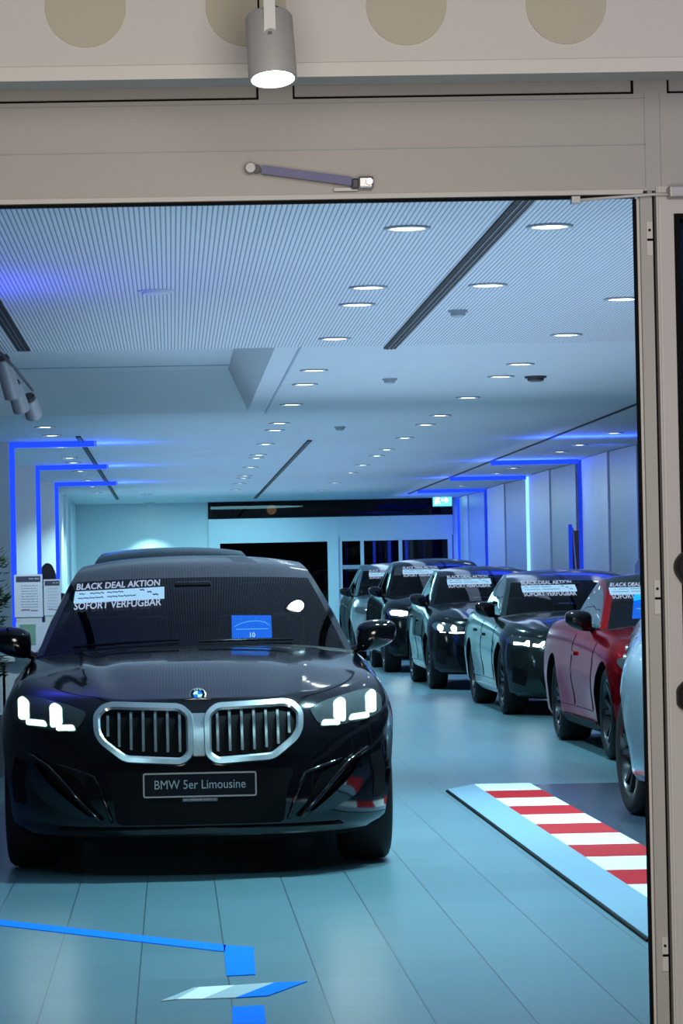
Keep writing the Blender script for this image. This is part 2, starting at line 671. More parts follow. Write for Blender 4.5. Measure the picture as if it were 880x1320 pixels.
def build_wheel(root, c, x_side, y, rim_mat, steer=0.0, bright=False):
    """tyre (part) > rim, brake_disc, hub_cap; the axle runs along x"""
    Rw, tw = c['Rw'], c['tw']
    Rr = Rw * .72
    h = tw / 2
    prof = [(Rr, -h * .86), (Rr + .012, -h * .95), (Rr + (Rw - Rr) * .5, -h * 1.02), (Rw - .022, -h * .95), (Rw - .006, -h * .80), (Rw, -h * .55), (Rw + .0, 0),
            (Rw, h * .55), (Rw - .006, h * .80), (Rw - .022, h * .95), (Rr + (Rw - Rr) * .5, h * 1.02), (Rr + .012, h * .95), (Rr, h * .86)]
    Mx = Matrix.Rotation(PI / 2, 4, 'Y')
    bm = lathe(bmesh.new(), prof, 48, Mx, closed=True)
    t = obj('tyre', bm, M['tyre'], root, True, 40)
    t.location = (x_side, y, Rw)
    sgn = -1 if x_side < 0 else 1          # outside direction
    t.rotation_euler = (0, 0, steer + (0 if sgn < 0 else PI))   # built with the outside towards -x
    bm = bmesh.new()
    lathe(bm, [(Rr + .004, -h * .90), (Rr - .012, -h * .92), (Rr - .022, -h * .80), (Rr - .030, -h * .2), (Rr - .030, h * .85), (Rr + .004, h * .85)], 40, Mx)
    for k in range(5):
        for d in (-.13, .13):
            a = 2 * PI * k / 5 + d + .2
            a2 = 2 * PI * k / 5 + d * 1.75 + .2
            p0, p1 = Vector((0, math.cos(a), math.sin(a))) * .055, Vector((0, math.cos(a2), math.sin(a2))) * (Rr - .014)
            dirv = (p1 - p0).normalized()
            side = Vector((1, 0, 0)).cross(dirv)
            vs = []
            for p, wd, xo in ((p0, .020, -h * .62), (p1, .015, -h * .84)):
                for sx, dx in ((-1, 0), (1, 0), (1, .03), (-1, .03)):
                    vs.append(bm.verts.new(p + side * (wd * sx) + Vector((xo + dx, 0, 0))))
            for i in range(4):
                bm.faces.new((vs[i], vs[(i + 1) % 4], vs[4 + (i + 1) % 4], vs[4 + i]))
            bm.faces.new(vs[:4][::-1]); bm.faces.new(vs[4:])
    lathe(bm, [(0, -h * .66), (.050, -h * .66), (.065, -h * .58), (.07, 0), (0, 0)], 20, Mx)
    bmesh.ops.recalc_face_normals(bm, faces=bm.faces)
    rm = obj('rim', bm, rim_mat, t, True, 30)
    bm = lathe(bmesh.new(), [(0, -.02), (Rr * .78, -.02), (Rr * .78, .02), (0, .02)], 32, Mx)
    obj('brake_disc', bm, M['disc_brake'], t, True, 30)
    return t


def make_mirror(root, c, side, pm, glass_up=True):
    """door mirror on its foot; side -1 = towards the photo's left"""
    x, y, z = c.get('mir', (.93 * 1.02, c['yc'] + .48, c['zc'] + .065))
    bm = bmesh.new()
    nu, nv = 20, 14
    sx, sy, sz = c.get('mirsize', (.105, .085, .072))

    def sp(a, e):
        return math.copysign(abs(a) ** e, a)
    rows = []
    for j in range(nv + 1):
        ph = -PI / 2 + PI * j / nv
        row = []
        for i in range(nu):
            th = 2 * PI * i / nu
            px = sp(math.cos(ph), .55) * sp(math.cos(th), .55)
            py = sp(math.cos(ph), .55) * sp(math.sin(th), .55)
            pz = sp(math.sin(ph), .6)
            if py > 0:
                py *= .35
            k = 1 - .22 * max(0, px)                       # taper outwards
            row.append(bm.verts.new((side * px * sx, py * sy, pz * sz * k + .012 * px - (.012 if pz < 0 else 0) * (1 - px))))
        rows.append(row)
    for a, b in zip(rows, rows[1:]):
        for i in range(nu):
            bm.faces.new((a[i], a[(i + 1) % nu], b[(i + 1) % nu], b[i]))
    bmesh.ops.remove_doubles(bm, verts=bm.verts, dist=1e-5)
    tube(bm, [(-side * sx * .4, .01, -sz * .7), (-side * sx * 1.05, .02, -sz * 1.15), (-side * (sx + .10), .03, -sz * 1.5)], [.024, .022, .026], 10)
    bmesh.ops.recalc_face_normals(bm, faces=bm.faces)
    o = obj('side_mirror', bm, pm, root, True, 50)
    o.location = (side * x, y, z)
    bm = bmesh.new()
    pts = round_poly([(-sx * .82, -sz * .72), (sx * .80, -sz * .60), (sx * .80, sz * .66), (-sx * .82, sz * .75)], .03, 3)
    slab_xz(bm, pts, sy * .34, sy * .40)
    obj('mirror_glass', bm, M['mirror'], o)
    return o


def build_car(name, c, loc, rz, label, paint_m, opt):
    """one car: an Empty on the ground below the front axle with its parts"""
    S = Shape(c)
    ya = c['ya']
    root = empty(name, loc, label, 'car', opt.get('group'), rz)
    inner = empty('offset', (0, 0, 0)) if False else None
    res = c['res']
    nf, ns, nr, nl, M2 = int(34 * res), int(60 * res), int(14 * res), int(36 * res), int(30 * res) // 2 * 2
    qs = [('f', PI / 2 * (k / nf) ** 1.25) for k in range(nf)] + [('s', k / ns) for k in range(ns)] + [('r', PI / 2 * (1 - k / nr)) for k in range(nr + 1)]
    qs[0] = ('f', 0.0)
    vs_l = [k / nl for k in range(nl + 1)]
    off = -ya                                               # origin under the front axle

    bm = bmesh.new()
    gl, grr = [], []
    for v in vs_l:
        a, b = [], []
        for q in qs:
            x, y = S.perim(q, v)
            z = c['zb'] + v * (S.zsh(y) - c['zb'])
            if x < 1e-5:
                vv = bm.verts.new((0, y + off, z))
                a.append(vv); b.append(vv)
            else:
                a.append(bm.verts.new((x, y + off, z)))
                b.append(bm.verts.new((-x, y + off, z)))
        gl.append(a); grr.append(b)

    def quad(pts, mi):
        u = []
        for p in pts:
            if p not in u:
                u.append(p)
        if len(u) >= 3:
            try:
                f = bm.faces.new(u)
                f.material_index = mi
            except ValueError:
                pass
    Ra = c['Rw'] + c.get('gap', .038)
    for j in range(nl):
        for i in range(len(qs) - 1):
            y = (gl[j][i].co.y + gl[j][i + 1].co.y) / 2 - off
            vmid = (vs_l[j] + vs_l[j + 1]) / 2
            mi = 2 if (y < ya - Ra - .03 and vmid < .74) else 0
            if vmid < .045:
                mi = 5
            quad([gl[j][i], gl[j][i + 1], gl[j + 1][i + 1], gl[j + 1][i]], mi)
            quad([grr[j][i + 1], grr[j][i], grr[j + 1][i], grr[j + 1][i + 1]], mi)
    us = [-1 + 2 * k / M2 for k in range(M2 + 1)]
    cen, edg = c['cen'], c['edg']
    cowl = lambda u: edg[0][2] + (cen[0][1] - edg[0][2]) * (1 - u * u)
    deck = lambda u: edg[-1][2] + (cen[-1][1] - edg[-1][2]) * (1 - u * u)
    for lvl, isTop in ((nl, True), (0, False)):
        rows = []
        for i in range(len(qs)):
            A, B = gl[lvl][i], grr[lvl][i]
            X, y = A.co.x, A.co.y - off
            if X < 1e-5:
                rows.append([A] * (M2 + 1))
                continue
            row = [B]
            for u in us[1:-1]:
                z = A.co.z
                if isTop:
                    z += sinterp(c['crown'], y) * (1 - abs(u) ** 2.2)
                    if y < cowl(u) - .02:
                        xc = .60 - .16 * max(0, min(1, (1.4 - y) / 1.3))
                        fade = max(0, min(1, (y - .12) / .4))
                        z += .011 * fade * math.exp(-((abs(u * X) - xc) / .05) ** 2) - .006 * fade * math.exp(-((abs(u * X) - xc + .10) / .06) ** 2)
                    elif cowl(u) + .10 < y < deck(u) - .15 and abs(u) < .93:
                        z -= .14
                row.append(bm.verts.new((u * X, A.co.y, z)))
            row.append(A)
            rows.append(row)
        for i in range(len(qs) - 1):
            for k in range(M2):
                um = (us[k] + us[k + 1]) / 2
                y = (gl[lvl][i].co.y + gl[lvl][i + 1].co.y) / 2 - off
                if not isTop:
                    mi = 5
                elif y < cowl(um) - .03:
                    mi = 1 if abs(um) < .90 else 0
                elif y < deck(um) and abs(um) < .97:
                    mi = 4
                else:
                    mi = 0
                p = [rows[i][k], rows[i][k + 1], rows[i + 1][k + 1], rows[i + 1][k]]
                quad(p if isTop else p[::-1], mi)
    bmesh.ops.remove_doubles(bm, verts=bm.verts, dist=1e-6)
    bmesh.ops.recalc_face_normals(bm, faces=bm.faces)
    me = bpy.data.meshes.new('shell')
    bm.to_mesh(me); bm.free()
    slots = [paint_m, paint_m, paint_m, M['under'], M['cabin'], M['under']]
    for s_ in slots:
        me.materials.append(s_)
    shell = bpy.data.objects.new('shell', me)
    COL.objects.link(shell)
    cut = bmesh.new()
    for hy in (0, c['wb']):
        for sx in (-1, 1):
            Mc = Matrix.Translation((sx * (c['W'] - .36), hy, c['Rw'])) @ Matrix.Rotation(sx * PI / 2, 4, 'Y')
            lathe(cut, [(0, 0), (Ra, 0), (Ra, .7), (0, .7)], 56, Mc, mi=3)
    bmesh.ops.recalc_face_normals(cut, faces=cut.faces)
    cme = bpy.data.meshes.new('cutter')
    cut.to_mesh(cme); cut.free()
    for s_ in slots:
        cme.materials.append(s_)
    cuto = bpy.data.objects.new('cutter', cme)
    COL.objects.link(cuto)
    md = shell.modifiers.new('arches', 'BOOLEAN')
    md.operation = 'DIFFERENCE'; md.object = cuto; md.solver = 'EXACT'
    if hasattr(md, 'material_mode'):
        md.material_mode = 'INDEX'
    dg = bpy.context.evaluated_depsgraph_get()
    ev = bpy.data.meshes.new_from_object(shell.evaluated_get(dg))
    bpy.data.objects.remove(shell); bpy.data.objects.remove(cuto)
    bvh = BVHTree.FromPolygons([v.co.copy() for v in ev.vertices], [tuple(p.vertices) for p in ev.polygons])

    body = obj('body', split_mesh(ev, (0, 4)), slots, root, True, 38)
    obj('bonnet', split_mesh(ev, (1,)), slots, root, True, 38)
    obj('front_bumper', split_mesh(ev, (2,)), slots, root, True, 38)
    obj('underbody', split_mesh(ev, (3, 5)), slots, root, True, 38)

    def front(x, z):
        hit = bvh.ray_cast(Vector((x, -4, z)), Vector((0, 1, 0)))
        if hit[0] is None:
            q, nr_, _, _ = bvh.find_nearest(Vector((x, -.5, z)))
            return q, Vector((0, -1, 0))
        nn = (hit[1] + Vector((0, -1, 0)) * .8).normalized()
        return hit[0], nn

    def side_of(sg):
        def f(y, z):
            hit = bvh.ray_cast(Vector((sg * 4, y + off, z)), Vector((-sg, 0, 0)))
            if hit[0] is None:
                q, nr_, _, _ = bvh.find_nearest(Vector((sg * .95, y + off, z)))
                return q, Vector((sg, 0, 0))
            return hit[0], Vector((sg, 0, 0))
        return f

    def topz(x, y):
        hit = bvh.ray_cast(Vector((x, y + off, 4)), Vector((0, 0, -1)))
        if hit[0] is None:
            return Vector((x, y + off, 1)), Vector((0, 0, 1))
        return hit[0], hit[1]

    # ---- greenhouse
    ts = [k / 14 for k in range(14)] + [1 + 2 * k / 22 for k in range(22)] + [3 + k / 10 for k in range(11)]
    Mu = 24
    uu = [-1 + 2 * k / Mu for k in range(Mu + 1)]
    cy = [(a, b) for a, b, z in cen]; cz = [(a, z) for a, b, z in cen]
    ex = [(e[0], e[1]) for e in edg]; ey = [(e[0], e[2]) for e in edg]; ez = [(e[0], e[3]) for e in edg]

    def top_pt(t, u):
        xe, ye, ze = sinterp(ex, t), sinterp(ey, t), sinterp(ez, t)
        yc_, zc_ = sinterp(cy, t), sinterp(cz, t)
        return Vector((u * xe, ye + (yc_ - ye) * (1 - u * u) + off, ze + (zc_ - ze) * (1 - abs(u) ** 2.5)))

    def beltx(y):
        return S.w(1, y) * (1 if S.c['nose'] + .2 < y < c['L'] - c['tail'] else .96) - .012

    def side_pt(t, s, sg):
        xe, ye, ze = sinterp(ex, t), sinterp(ey, t), sinterp(ez, t)
        bxx, bz = max(beltx(ye), xe), min(S.zsh(ye) - .005, ze)
        x = xe + (bxx - xe) * s + .018 * math.sin(PI * s) * min(1, (ze - bz) / .25)
        return Vector((sg * x, ye + off, ze + (bz - ze) * s))

    def grid(bm_, fn, aa, bb, flipf=False):
        g = [[bm_.verts.new(fn(a, b)) for b in bb] for a in aa]
        for i in range(len(aa) - 1):
            for k in range(len(bb) - 1):
                q = (g[i][k], g[i][k + 1], g[i + 1][k + 1], g[i + 1][k])
                bm_.faces.new(q if not flipf else q[::-1])
    seg = lambda a, b: [a] + [t for t in ts if a + 1e-4 < t < b - 1e-4] + [b]
    ug = opt.get('ug', .93)
    inner_u = [-ug] + [u for u in uu if abs(u) < ug - 1e-3] + [ug]
    bm = bmesh.new(); grid(bm, top_pt, seg(.03, .97), inner_u)
    ws = obj('windshield', bm, M['windshield'], root, True)
    bm = bmesh.new(); grid(bm, top_pt, seg(.0, 1.0), uu)
    bm.verts.ensure_lookup_table(); bm.normal_update()
    bmw = BVHTree.FromBMesh(bm); bm.free()
    bm = bmesh.new(); grid(bm, top_pt, seg(.97, 3.08), uu)
    grid(bm, top_pt, seg(3.08, 3.93), [-1, -.95, -.9]); grid(bm, top_pt, seg(3.08, 3.93), [.9, .95, 1])
    grid(bm, top_pt, [3.93, 3.97, 4.0], uu)
    obj('roof', bm, opt.get('roof', paint_m), root, True, 40)
    bm = bmesh.new()
    grid(bm, top_pt, [-.0, .015, .03], uu)
    obj('cowl', bm, M['matt'], root, True)
    for sg in (-1, 1):                                       # pillar and window surround of each side
        bm = bmesh.new()
        e = [sg * ug, sg * (ug + 1) / 2, sg * 1.0]
        grid(bm, top_pt, seg(.03, .97), sorted(e))
        f = lambda t, s, sg=sg: side_pt(t, s, sg)
        t0, t1 = .30, 3.55
        grid(bm, f, seg(0, t0), [0, .25, .5, .75, 1], sg > 0)
        grid(bm, f, seg(t1, 4), [0, .25, .5, .75, 1], sg > 0)
        grid(bm, f, seg(t0, t1), [0, .06, .13], sg > 0)
        grid(bm, f, seg(t0, t1), [.93, .97, 1], sg > 0)
        bmesh.ops.remove_doubles(bm, verts=bm.verts, dist=1e-4)
        obj('window_pillar', bm, opt.get('pillar', paint_m), root, True, 40)
    bm = bmesh.new(); grid(bm, top_pt, seg(3.08, 3.93), [-.9 + 1.8 * k / 16 for k in range(17)])
    obj('rear_window', bm, M['tint'], root, True)
    for sg in (-1, 1):
        f = lambda t, s, sg=sg: side_pt(t, s, sg)
        bm = bmesh.new()
        sl = [.13 + .80 * k / 8 for k in range(9)]
        grid(bm, f, seg(.30, 3.55), sl, sg > 0)
        sw = obj('side_window', bm, M['tint'], root, True)
        bm = bmesh.new()
        tB = opt.get('tB', 1.95)
        g2 = lambda t, s, sg=sg: side_pt(t, s, sg) + Vector((sg * .004, 0, 0))
        grid(bm, g2, [tB, tB + .08, tB + .14], sl, sg > 0)
        obj('door_pillar', bm, M['black'], sw, True)

    def onws(x, z):
        for d in (0, .0003, .0011, .004, .01, .02, .035, .05, .07):
            hit = bmw.ray_cast(Vector((x - math.copysign(d * .7, x), -4, z - d)), Vector((0, 1, 0)))
            if hit[0] is not None:
                n_ = hit[1] if hit[1].y < 0 else -hit[1]
                return Vector((x, hit[0].y, z)), n_
        q, n_, _, _ = bmw.find_nearest(Vector((x, c['yc'] + .6 + off, z)))
        return q, Vector((0, -.85, .5)).normalized()

    # ---- wheels
    xw = c['W'] - c['tw'] / 2 - .028
    for sg in (-1, 1):
        build_wheel(root, c, sg * xw, 0, opt.get('rim', M['rim']), opt.get('steer', 0))
        build_wheel(root, c, sg * xw, c['wb'], opt.get('rim', M['rim']))

    # ---- mirrors
    for sg in opt.get('mirrors', (-1, 1)):
        o = make_mirror(root, {**c, 'mir': (c.get('mx', c['W'] * 1.005), c['yc'] + .46 + off, c['zc'] + .04)}, sg, opt.get('mirror', M['black']))

    # ---- doors: gaps, handles, sill strip
    for sg in (-1, 1):
        pj = side_of(sg)
        bm = bmesh.new()
        d0 = ya + Ra + .17
        d1 = d0 + (c['wb'] - 2 * Ra) * .56
        zt = lambda y: S.zsh(y) - .02
        for yy in (d0, d1):
            pts = [pj(yy + .03 * (1 - k / 10), .34 + (zt(yy) - .34) * k / 10)[0] + Vector((sg * .001, 0, 0)) for k in range(11)]
            tube(bm, pts, .0035, 6)
        pts = [pj(d0 + .03 + (d1 + .8 - d0) * k / 20, .33)[0] for k in range(21)]
        tube(bm, pts, .0035, 6)
        obj('door_gap', bm, M['seam'], root)
        for yy in ((d1 - .16), (d1 + .70)):
            if c.get('coupe') and yy > d1:
                continue
            bm = bmesh.new()
            patch(bm, round_poly([(yy - .10, zt(yy) - .20), (yy + .10, zt(yy) - .195), (yy + .10, zt(yy) - .165), (yy - .10, zt(yy) - .17)], .012, 3), pj, .022, .0, .05)
            obj('door_handle', bm, paint_m, root, True, 40)
        bm = bmesh.new()
        y1_, y2_ = ya + Ra + .05, ya + c['wb'] - Ra - .05
        patch(bm, [(y1_, .185), (y2_, .185), (y2_, .255), (y1_, .255)], pj, .012, .01, .08)
        obj('sill_trim', bm, opt.get('sill', M['matt']), root, True, 40)

    # ---- seats behind the windshield
    for sx in (-.37, .37):
        bm = bmesh.new()
        y_ = c['yc'] + 1.10 + off
        zs = c['zc'] - .15
        box(bm, sx - .24, sx + .24, y_, y_ + .14, zs - .1, zs + .30, .06)
        box(bm, sx - .035, sx + .035, y_ + .05, y_ + .08, zs + .26, zs + .36)
        box(bm, sx - .13, sx + .13, y_ + .02, y_ + .11, zs + .32, min(zs + .47, c['H'] - .10), .035)
        obj('seat', bm, M['seat'], root, True, 40)
    bm = bmesh.new()                                         # interior mirror
    yi = onws(0, c['H'] - .19)[0]
    box(bm, -.10, .10, yi.y + .08, yi.y + .11, yi.z + .0, yi.z + .045, .015)
    obj('interior_mirror', bm, M['seat'], root, True, 40)

    ctx = dict(root=root, front=front, side=side_of, top=topz, ws=onws, S=S, c=c, body=body, off=off, paint=paint_m)
    return ctx


def both(poly):
    return (poly, flip(poly))


def add_headlights(ctx, poly, drls, lens=None, sides=(1, -1), h=.03):
    for sg in sides:
        pl = poly if sg > 0 else flip(poly)
        bm = patch(bmesh.new(), pl, ctx['front'], .005, .02, h)
        hl = obj('headlight', bm, lens or M['lens'], ctx['root'], True, 40)
        for d, g in drls:
            dl = d if sg > 0 else flip(d)
            if h < .04:
                halo = round_poly(inset_poly(dl, -.005), .010, 2)
                obj('drl_glow_rim', patch(bmesh.new(), halo, ctx['front'], .008, .004, .03), M['drl_halo'], hl, True, 40)  # halo of the light, painted as a dim emissive rim
            bm = patch(bmesh.new(), dl, ctx['front'], .010, .004, .03)
            obj('daytime_running_light', bm, g, hl, True, 40)


def add_kidney(ctx, outer, w, bars, frame_m, bar_m, bar_z, step=.03):
    for sg in (1, -1):
        o = resample(round_poly(outer, .03, 4), step)
        i = inset_poly(o, w)
        if sg < 0:
            o, i = flip(o), flip(i)
        bm = patch(bmesh.new(), o, ctx['front'], .003, .01, .04)
        g = obj('grille', bm, M['matt'], ctx['root'], True, 40)
        bm = ring(bmesh.new(), o, i, ctx['front'], [(0, -.01), (0, .020), (.12, .028), (.75, .026), (1, .018), (1, -.01)])
        obj('grille_frame', bm, frame_m, g, True, 35)
        for x, za, zb_ in bars:
            bm = bmesh.new()
            wd = .0085
            n = 8
            rows = []
            for k in range(n + 1):
                z = zb_ + (za - zb_) * k / n
                q, nn = ctx['front'](sg * x, z)
                lift = .020 if k < n else .008
                rows.append([bm.verts.new(q + Vector((dx, -l, 0))) for dx, l in ((-wd, .0), (-wd * .7, lift), (wd * .7, lift), (wd, .0))])
            for a, b in zip(rows, rows[1:]):
                for j in range(3):
                    bm.faces.new((a[j], a[j + 1], b[j + 1], b[j]))
            bm.faces.new(rows[0]); bm.faces.new(rows[-1][::-1])
            bmesh.ops.recalc_face_normals(bm, faces=bm.faces)
            obj('grille_bar', bm, bar_m, g, True, 30)


def map_text(me, u0, v0, rot, proj, off):
    """lay a flat text mesh onto a surface at (u0,v0)"""
    ca, sa = math.cos(rot), math.sin(rot)
    for v in me.vertices:
        x, y = v.co.x, v.co.y
        q, n_ = proj(u0 + x * ca - y * sa, v0 + x * sa + y * ca)
        v.co = q + n_ * off


def add_sticker(ctx, x, z, width, rot=R(1.5), lines=True, sc=1.0):
    """action sticker: a line of capitals, a pale band with script lines, a second line of capitals"""
    h = width * .118
    hh = .5 * h

    def rp(pts):
        return [(x + a * math.cos(rot) - b * math.sin(rot), z + a * math.sin(rot) + b * math.cos(rot)) for a, b in pts]
    w2 = width / 2
    bm = patch(bmesh.new(), resample(rp([(-w2, -hh), (w2 * .99, -hh), (w2, hh), (-w2 * .97, hh)]), .06), ctx['ws'], .006, .0, .04)
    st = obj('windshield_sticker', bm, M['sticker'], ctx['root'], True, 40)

    def put(s, u, v, size, wtarget, mt, shear=0, bold=0, off=.008):
        me = text_mesh(s, size, (1, 1), 'CENTER', shear, bold)
        xs = [q.co.x for q in me.vertices]
        k = wtarget / (max(xs) - min(xs))
        for q in me.vertices:
            q.co.x *= k
        p = rp([(u, v)])[0]
        map_text(me, p[0], p[1], rot, ctx['ws'], off)
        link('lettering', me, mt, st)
    put('BLACK DEAL AKTION', -.01 * width, hh + h * .36, h * .80, width * .93, M['sticker_text'], .1, h * .015)
    put('SOFORT VERFÜGBAR', -.02 * width, -hh - h * .42, h * .92, width * .95, M['sticker_text'], .1, h * .015)
    if lines:                                                # two lines of small handwriting-like marks, three dashes at the right
        def word(bm, u0, u1, v, t):
            n = max(3, int((u1 - u0) / .016))
            prev = None
            for k in range(n + 1):
                u = u0 + (u1 - u0) * k / n
                vv = v + .045 * (-1) ** k + .03 * math.sin(k * 1.7)
                pts = rp([(u * width, vv * h - t), (u * width + .001, vv * h + t)])
                cur_ = [bm.verts.new(q + n_ * .0085) for q, n_ in (ctx['ws'](*pt) for pt in pts)]
                if prev:
                    bm.faces.new((prev[0], cur_[0], cur_[1], prev[1]))
                prev = cur_
        for nm, words_, t in (('printed_line', ((-.44, -.37, .20), (-.32, -.16, .21), (-.13, .05, .22)), .045),
                              ('printed_line', ((-.45, -.17, -.20), (-.13, .19, -.18)), .045),
                              ('printed_dashes', ((.23, .28, .28), (.31, .36, .06), (.37, .43, -.20)), .06)):
            bm = bmesh.new()
            for u0, u1, v in words_:
                word(bm, u0, u1, v, h * t)
            obj(nm, bm, M['sticker_ink'], st)
    return st


def add_badge(ctx, x, y_guess, rad, z=None):
    """round emblem: dark ring, four quarters"""
    if z is None:
        p, n_ = ctx['top'](x, y_guess)
    else:
        p, n_ = ctx['front'](x, z)
    n_ = n_.normalized()
    ax = Vector((1, 0, 0))
    ay = n_.cross(ax).normalized()
    B = Matrix((ax, ay, n_)).transposed().to_4x4()
    B.translation = p + n_ * .002
    bm = lathe(bmesh.new(), [(0, 0), (rad, 0), (rad, .006), (rad * .92, .009), (rad * .64, .009), (rad * .60, .006), (0, .006)], 28, B)
    bd = obj('emblem', bm, M['black'], ctx['root'], True, 40)
    bm = lathe(bmesh.new(), [(rad * 1.08, 0), (rad * 1.08, .009), (rad * .97, .0105), (rad * .95, .006)], 28, B)
    obj('emblem_ring', bm, M['chrome'], bd, True, 40)
    for k, mt in ((0, M['tape']), (1, M['white']), (2, M['tape']), (3, M['white'])):
        bm = bmesh.new()
        pts = [B @ Vector((0, 0, .0085))] + [B @ Vector((rad * .60 * math.cos(PI / 2 * (k + j / 6)), rad * .60 * math.sin(PI / 2 * (k + j / 6)), .0085)) for j in range(7)]
        bm.faces.new([bm.verts.new(q) for q in pts])
        obj('emblem_quarter', bm, mt, bd)
    me = text_mesh('B M W', rad * .34, (1, 1))
    for v in me.vertices:
        t = -v.co.x / (rad * .78)
        rr = rad * .78 + v.co.y
        v.co = B @ Vector((rr * math.sin(-t), rr * math.cos(t), .0105))
    link('lettering', me, M['white'], bd)
    return bd


def add_plate(ctx, x, z, w, h, text=None, small=None):
    q, n_ = ctx['front'](x, z)
    yf = q.y - .028
    bm = bmesh.new()
    slab_xz(bm, round_poly([(x - w / 2, z - h / 2), (x + w / 2, z - h / 2), (x + w / 2, z + h / 2), (x - w / 2, z + h / 2)], .012, 3), yf, yf + .022)
    pl = obj('number_plate', bm, M['plate'], ctx['root'])
    o = resample(round_poly([(x - w / 2, z - h / 2), (x + w / 2, z - h / 2), (x + w / 2, z + h / 2), (x - w / 2, z + h / 2)], .012, 3), .05)
    i = inset_poly(o, .007)
    bm = ring(bmesh.new(), o, i, lambda a, b: (Vector((a, yf, b)), Vector((0, -1, 0))), [(0, -.004), (0, .004), (1, .004), (1, -.001)])
    obj('plate_rim', bm, M['plate_rim'], pl)
    if text:
        me = text_mesh(text, h * .52, (1, 1))
        xs = [v.co.x for v in me.vertices]
        k = w * .80 / (max(xs) - min(xs))
        for v in me.vertices:
            v.co = Vector((x + v.co.x * k, yf - .0025, z + v.co.y))
        link('lettering', me, mat('plate_letters', (.46, .50, .54), .4, var=.02), pl)
    if small:
        bm = bx(x - w * .155, x + w * .155, yf + .002, yf + .012, z - h / 2 - .020, z - h / 2 - .004)
        sb = obj('dealer_strip', bm, mat('strip_grey', (.12, .15, .17), .5, var=.05), pl)
        bm = bmesh.new()
        for k in range(24):
            if k in (3, 14, 21):
                continue
            x0 = x - w * .14 + w * .28 * k / 24
            box(bm, x0, x0 + w * .008, yf - .0005, yf + .003, z - h / 2 - .0155, z - h / 2 - .0155 + (.007 if k % 3 else .009))
        obj('small_print', bm, M['plate_rim'], sb)
    return pl


# ------------------------------------------------------------------ hero: black saloon facing the entrance
HX, HY = .108, 14.75
c = car_cfg(res=1.35)
hero_paint = mat('paint_black', (.003, .003, .005), .09, 0.0, .35, var=.1, scale=2)
hero = build_car('saloon_car', c, (HX, HY, 0), 0, 'black saloon car with wide twin grille facing the entrance, foremost on the left', hero_paint,
                 dict(mirror=hero_paint, pillar=hero_paint, ug=.955))
F = hero['front']
add_headlights(hero, round_poly([(.515, .768), (.60, .800), (.75, .834), (.835, .842), (.880, .800), (.875, .735), (.79, .702), (.62, .680), (.55, .700)], .02, 3), [
    (round_poly([(.632, .715), (.682, .700), (.688, .795), (.668, .806), (.636, .790)], .012, 3), M['drl']),
    (round_poly([(.572, .690), (.655, .688), (.655, .706), (.580, .708)], .006, 2), M['drl']),
    (round_poly([(.792, .735), (.838, .735), (.846, .822), (.826, .832), (.796, .812)], .012, 3), M['drl']),
    (round_poly([(.705, .706), (.800, .712), (.800, .732), (.715, .726)], .006, 2), M['drl'])], h=.025)
kid = [(.024, .752), (.078, .798), (.40, .810), (.443, .798), (.486, .755), (.482, .672), (.455, .622), (.345, .538), (.075, .522), (.024, .562)]
bars = [(.087, .765, .585), (.143, .768, .585), (.199, .770, .588), (.255, .771, .590), (.311, .771, .598), (.366, .768, .612), (.418, .755, .660)]
add_kidney(hero, kid, .034, bars, M['chrome'], M['chrome_bar'], None)
bm = patch(bmesh.new(), resample([(-.030, .755), (-.026, .565), (.026, .565), (.030, .755)], .04), F, .012, .02, .05)
obj('grille_bridge', bm, M['chrome'], hero['root'], True, 40)
add_badge(hero, 0, .20, .036, z=.835)
add_plate(hero, 0, .436, .520, .113, 'BMW 5er Limousine', 'strip')
bm = patch(bmesh.new(), resample(round_poly([(-.44, .500), (.44, .500), (.40, .40), (.385, .252), (-.385, .252), (-.40, .40)], .03, 3), .04), F, .003, .01, .05)
obj('bumper_intake', bm, M['matt'], hero['root'], True, 40)
for pl in both(resample(round_poly([(.800, .535), (.862, .560), (.880, .47), (.872, .345), (.812, .335), (.822, .44)], .015, 3), .03)):
    bm = patch(bmesh.new(), pl, F, .003, .01, .03)
    obj('air_curtain_slot', bm, M['matt'], hero['root'], True, 40)
# side of the bumper: a wedge leaning down towards the floor, a blade above it and a thin bead added beside the middle intake for highlights
for sg in (1, -1):
    wedge = resample(round_poly([(.50, .285), (.60, .360), (.70, .445), (.775, .545), (.800, .520), (.802, .43), (.72, .355), (.61, .300)], .012, 3), .03)
    wl = wedge if sg > 0 else flip(wedge)

    def wf(x, z):
        q, n_ = F(x, z)
        up_ = .285 + (abs(x) - .50) * .95
        return q + Vector((0, -1, 0)) * max(0, .004 + .040 * (1 - max(0, min(1, (up_ - z) / .13)))), n_
    obj('bumper_wedge', patch(bmesh.new(), wl, wf, .002, .01, .02), hero_paint, hero['root'], True, 60)
    sh = resample(round_poly([(.56, .470), (.66, .515), (.765, .565), (.700, .470), (.60, .385), (.50, .300), (.47, .300)], .012, 3), .03)
    obj('side_intake', patch(bmesh.new(), sh if sg > 0 else flip(sh), F, .003, .01, .03), M['matt'], hero['root'], True, 40)
    pts = [(.79, .575), (.70, .52), (.62, .44), (.55, .36), (.46, .27)]
    pts = resample(pts, .03, False)
    bm = tube(bmesh.new(), [F(sg * x, z)[0] + Vector((0, -.024, 0)) for x, z in pts], .011, 8)
    obj('bumper_blade', bm, hero_paint, hero['root'], True)
    pts = resample([(.66, .53), (.56, .50), (.485, .475), (.455, .41), (.405, .265)], .03, False)
    bm = tube(bmesh.new(), [F(sg * x, z)[0] + Vector((0, -.004, 0)) for x, z in pts], .008, 8)
    obj('highlight_bead', bm, hero_paint, hero['root'], True)  # bead added along the intake edge to catch a highlight line
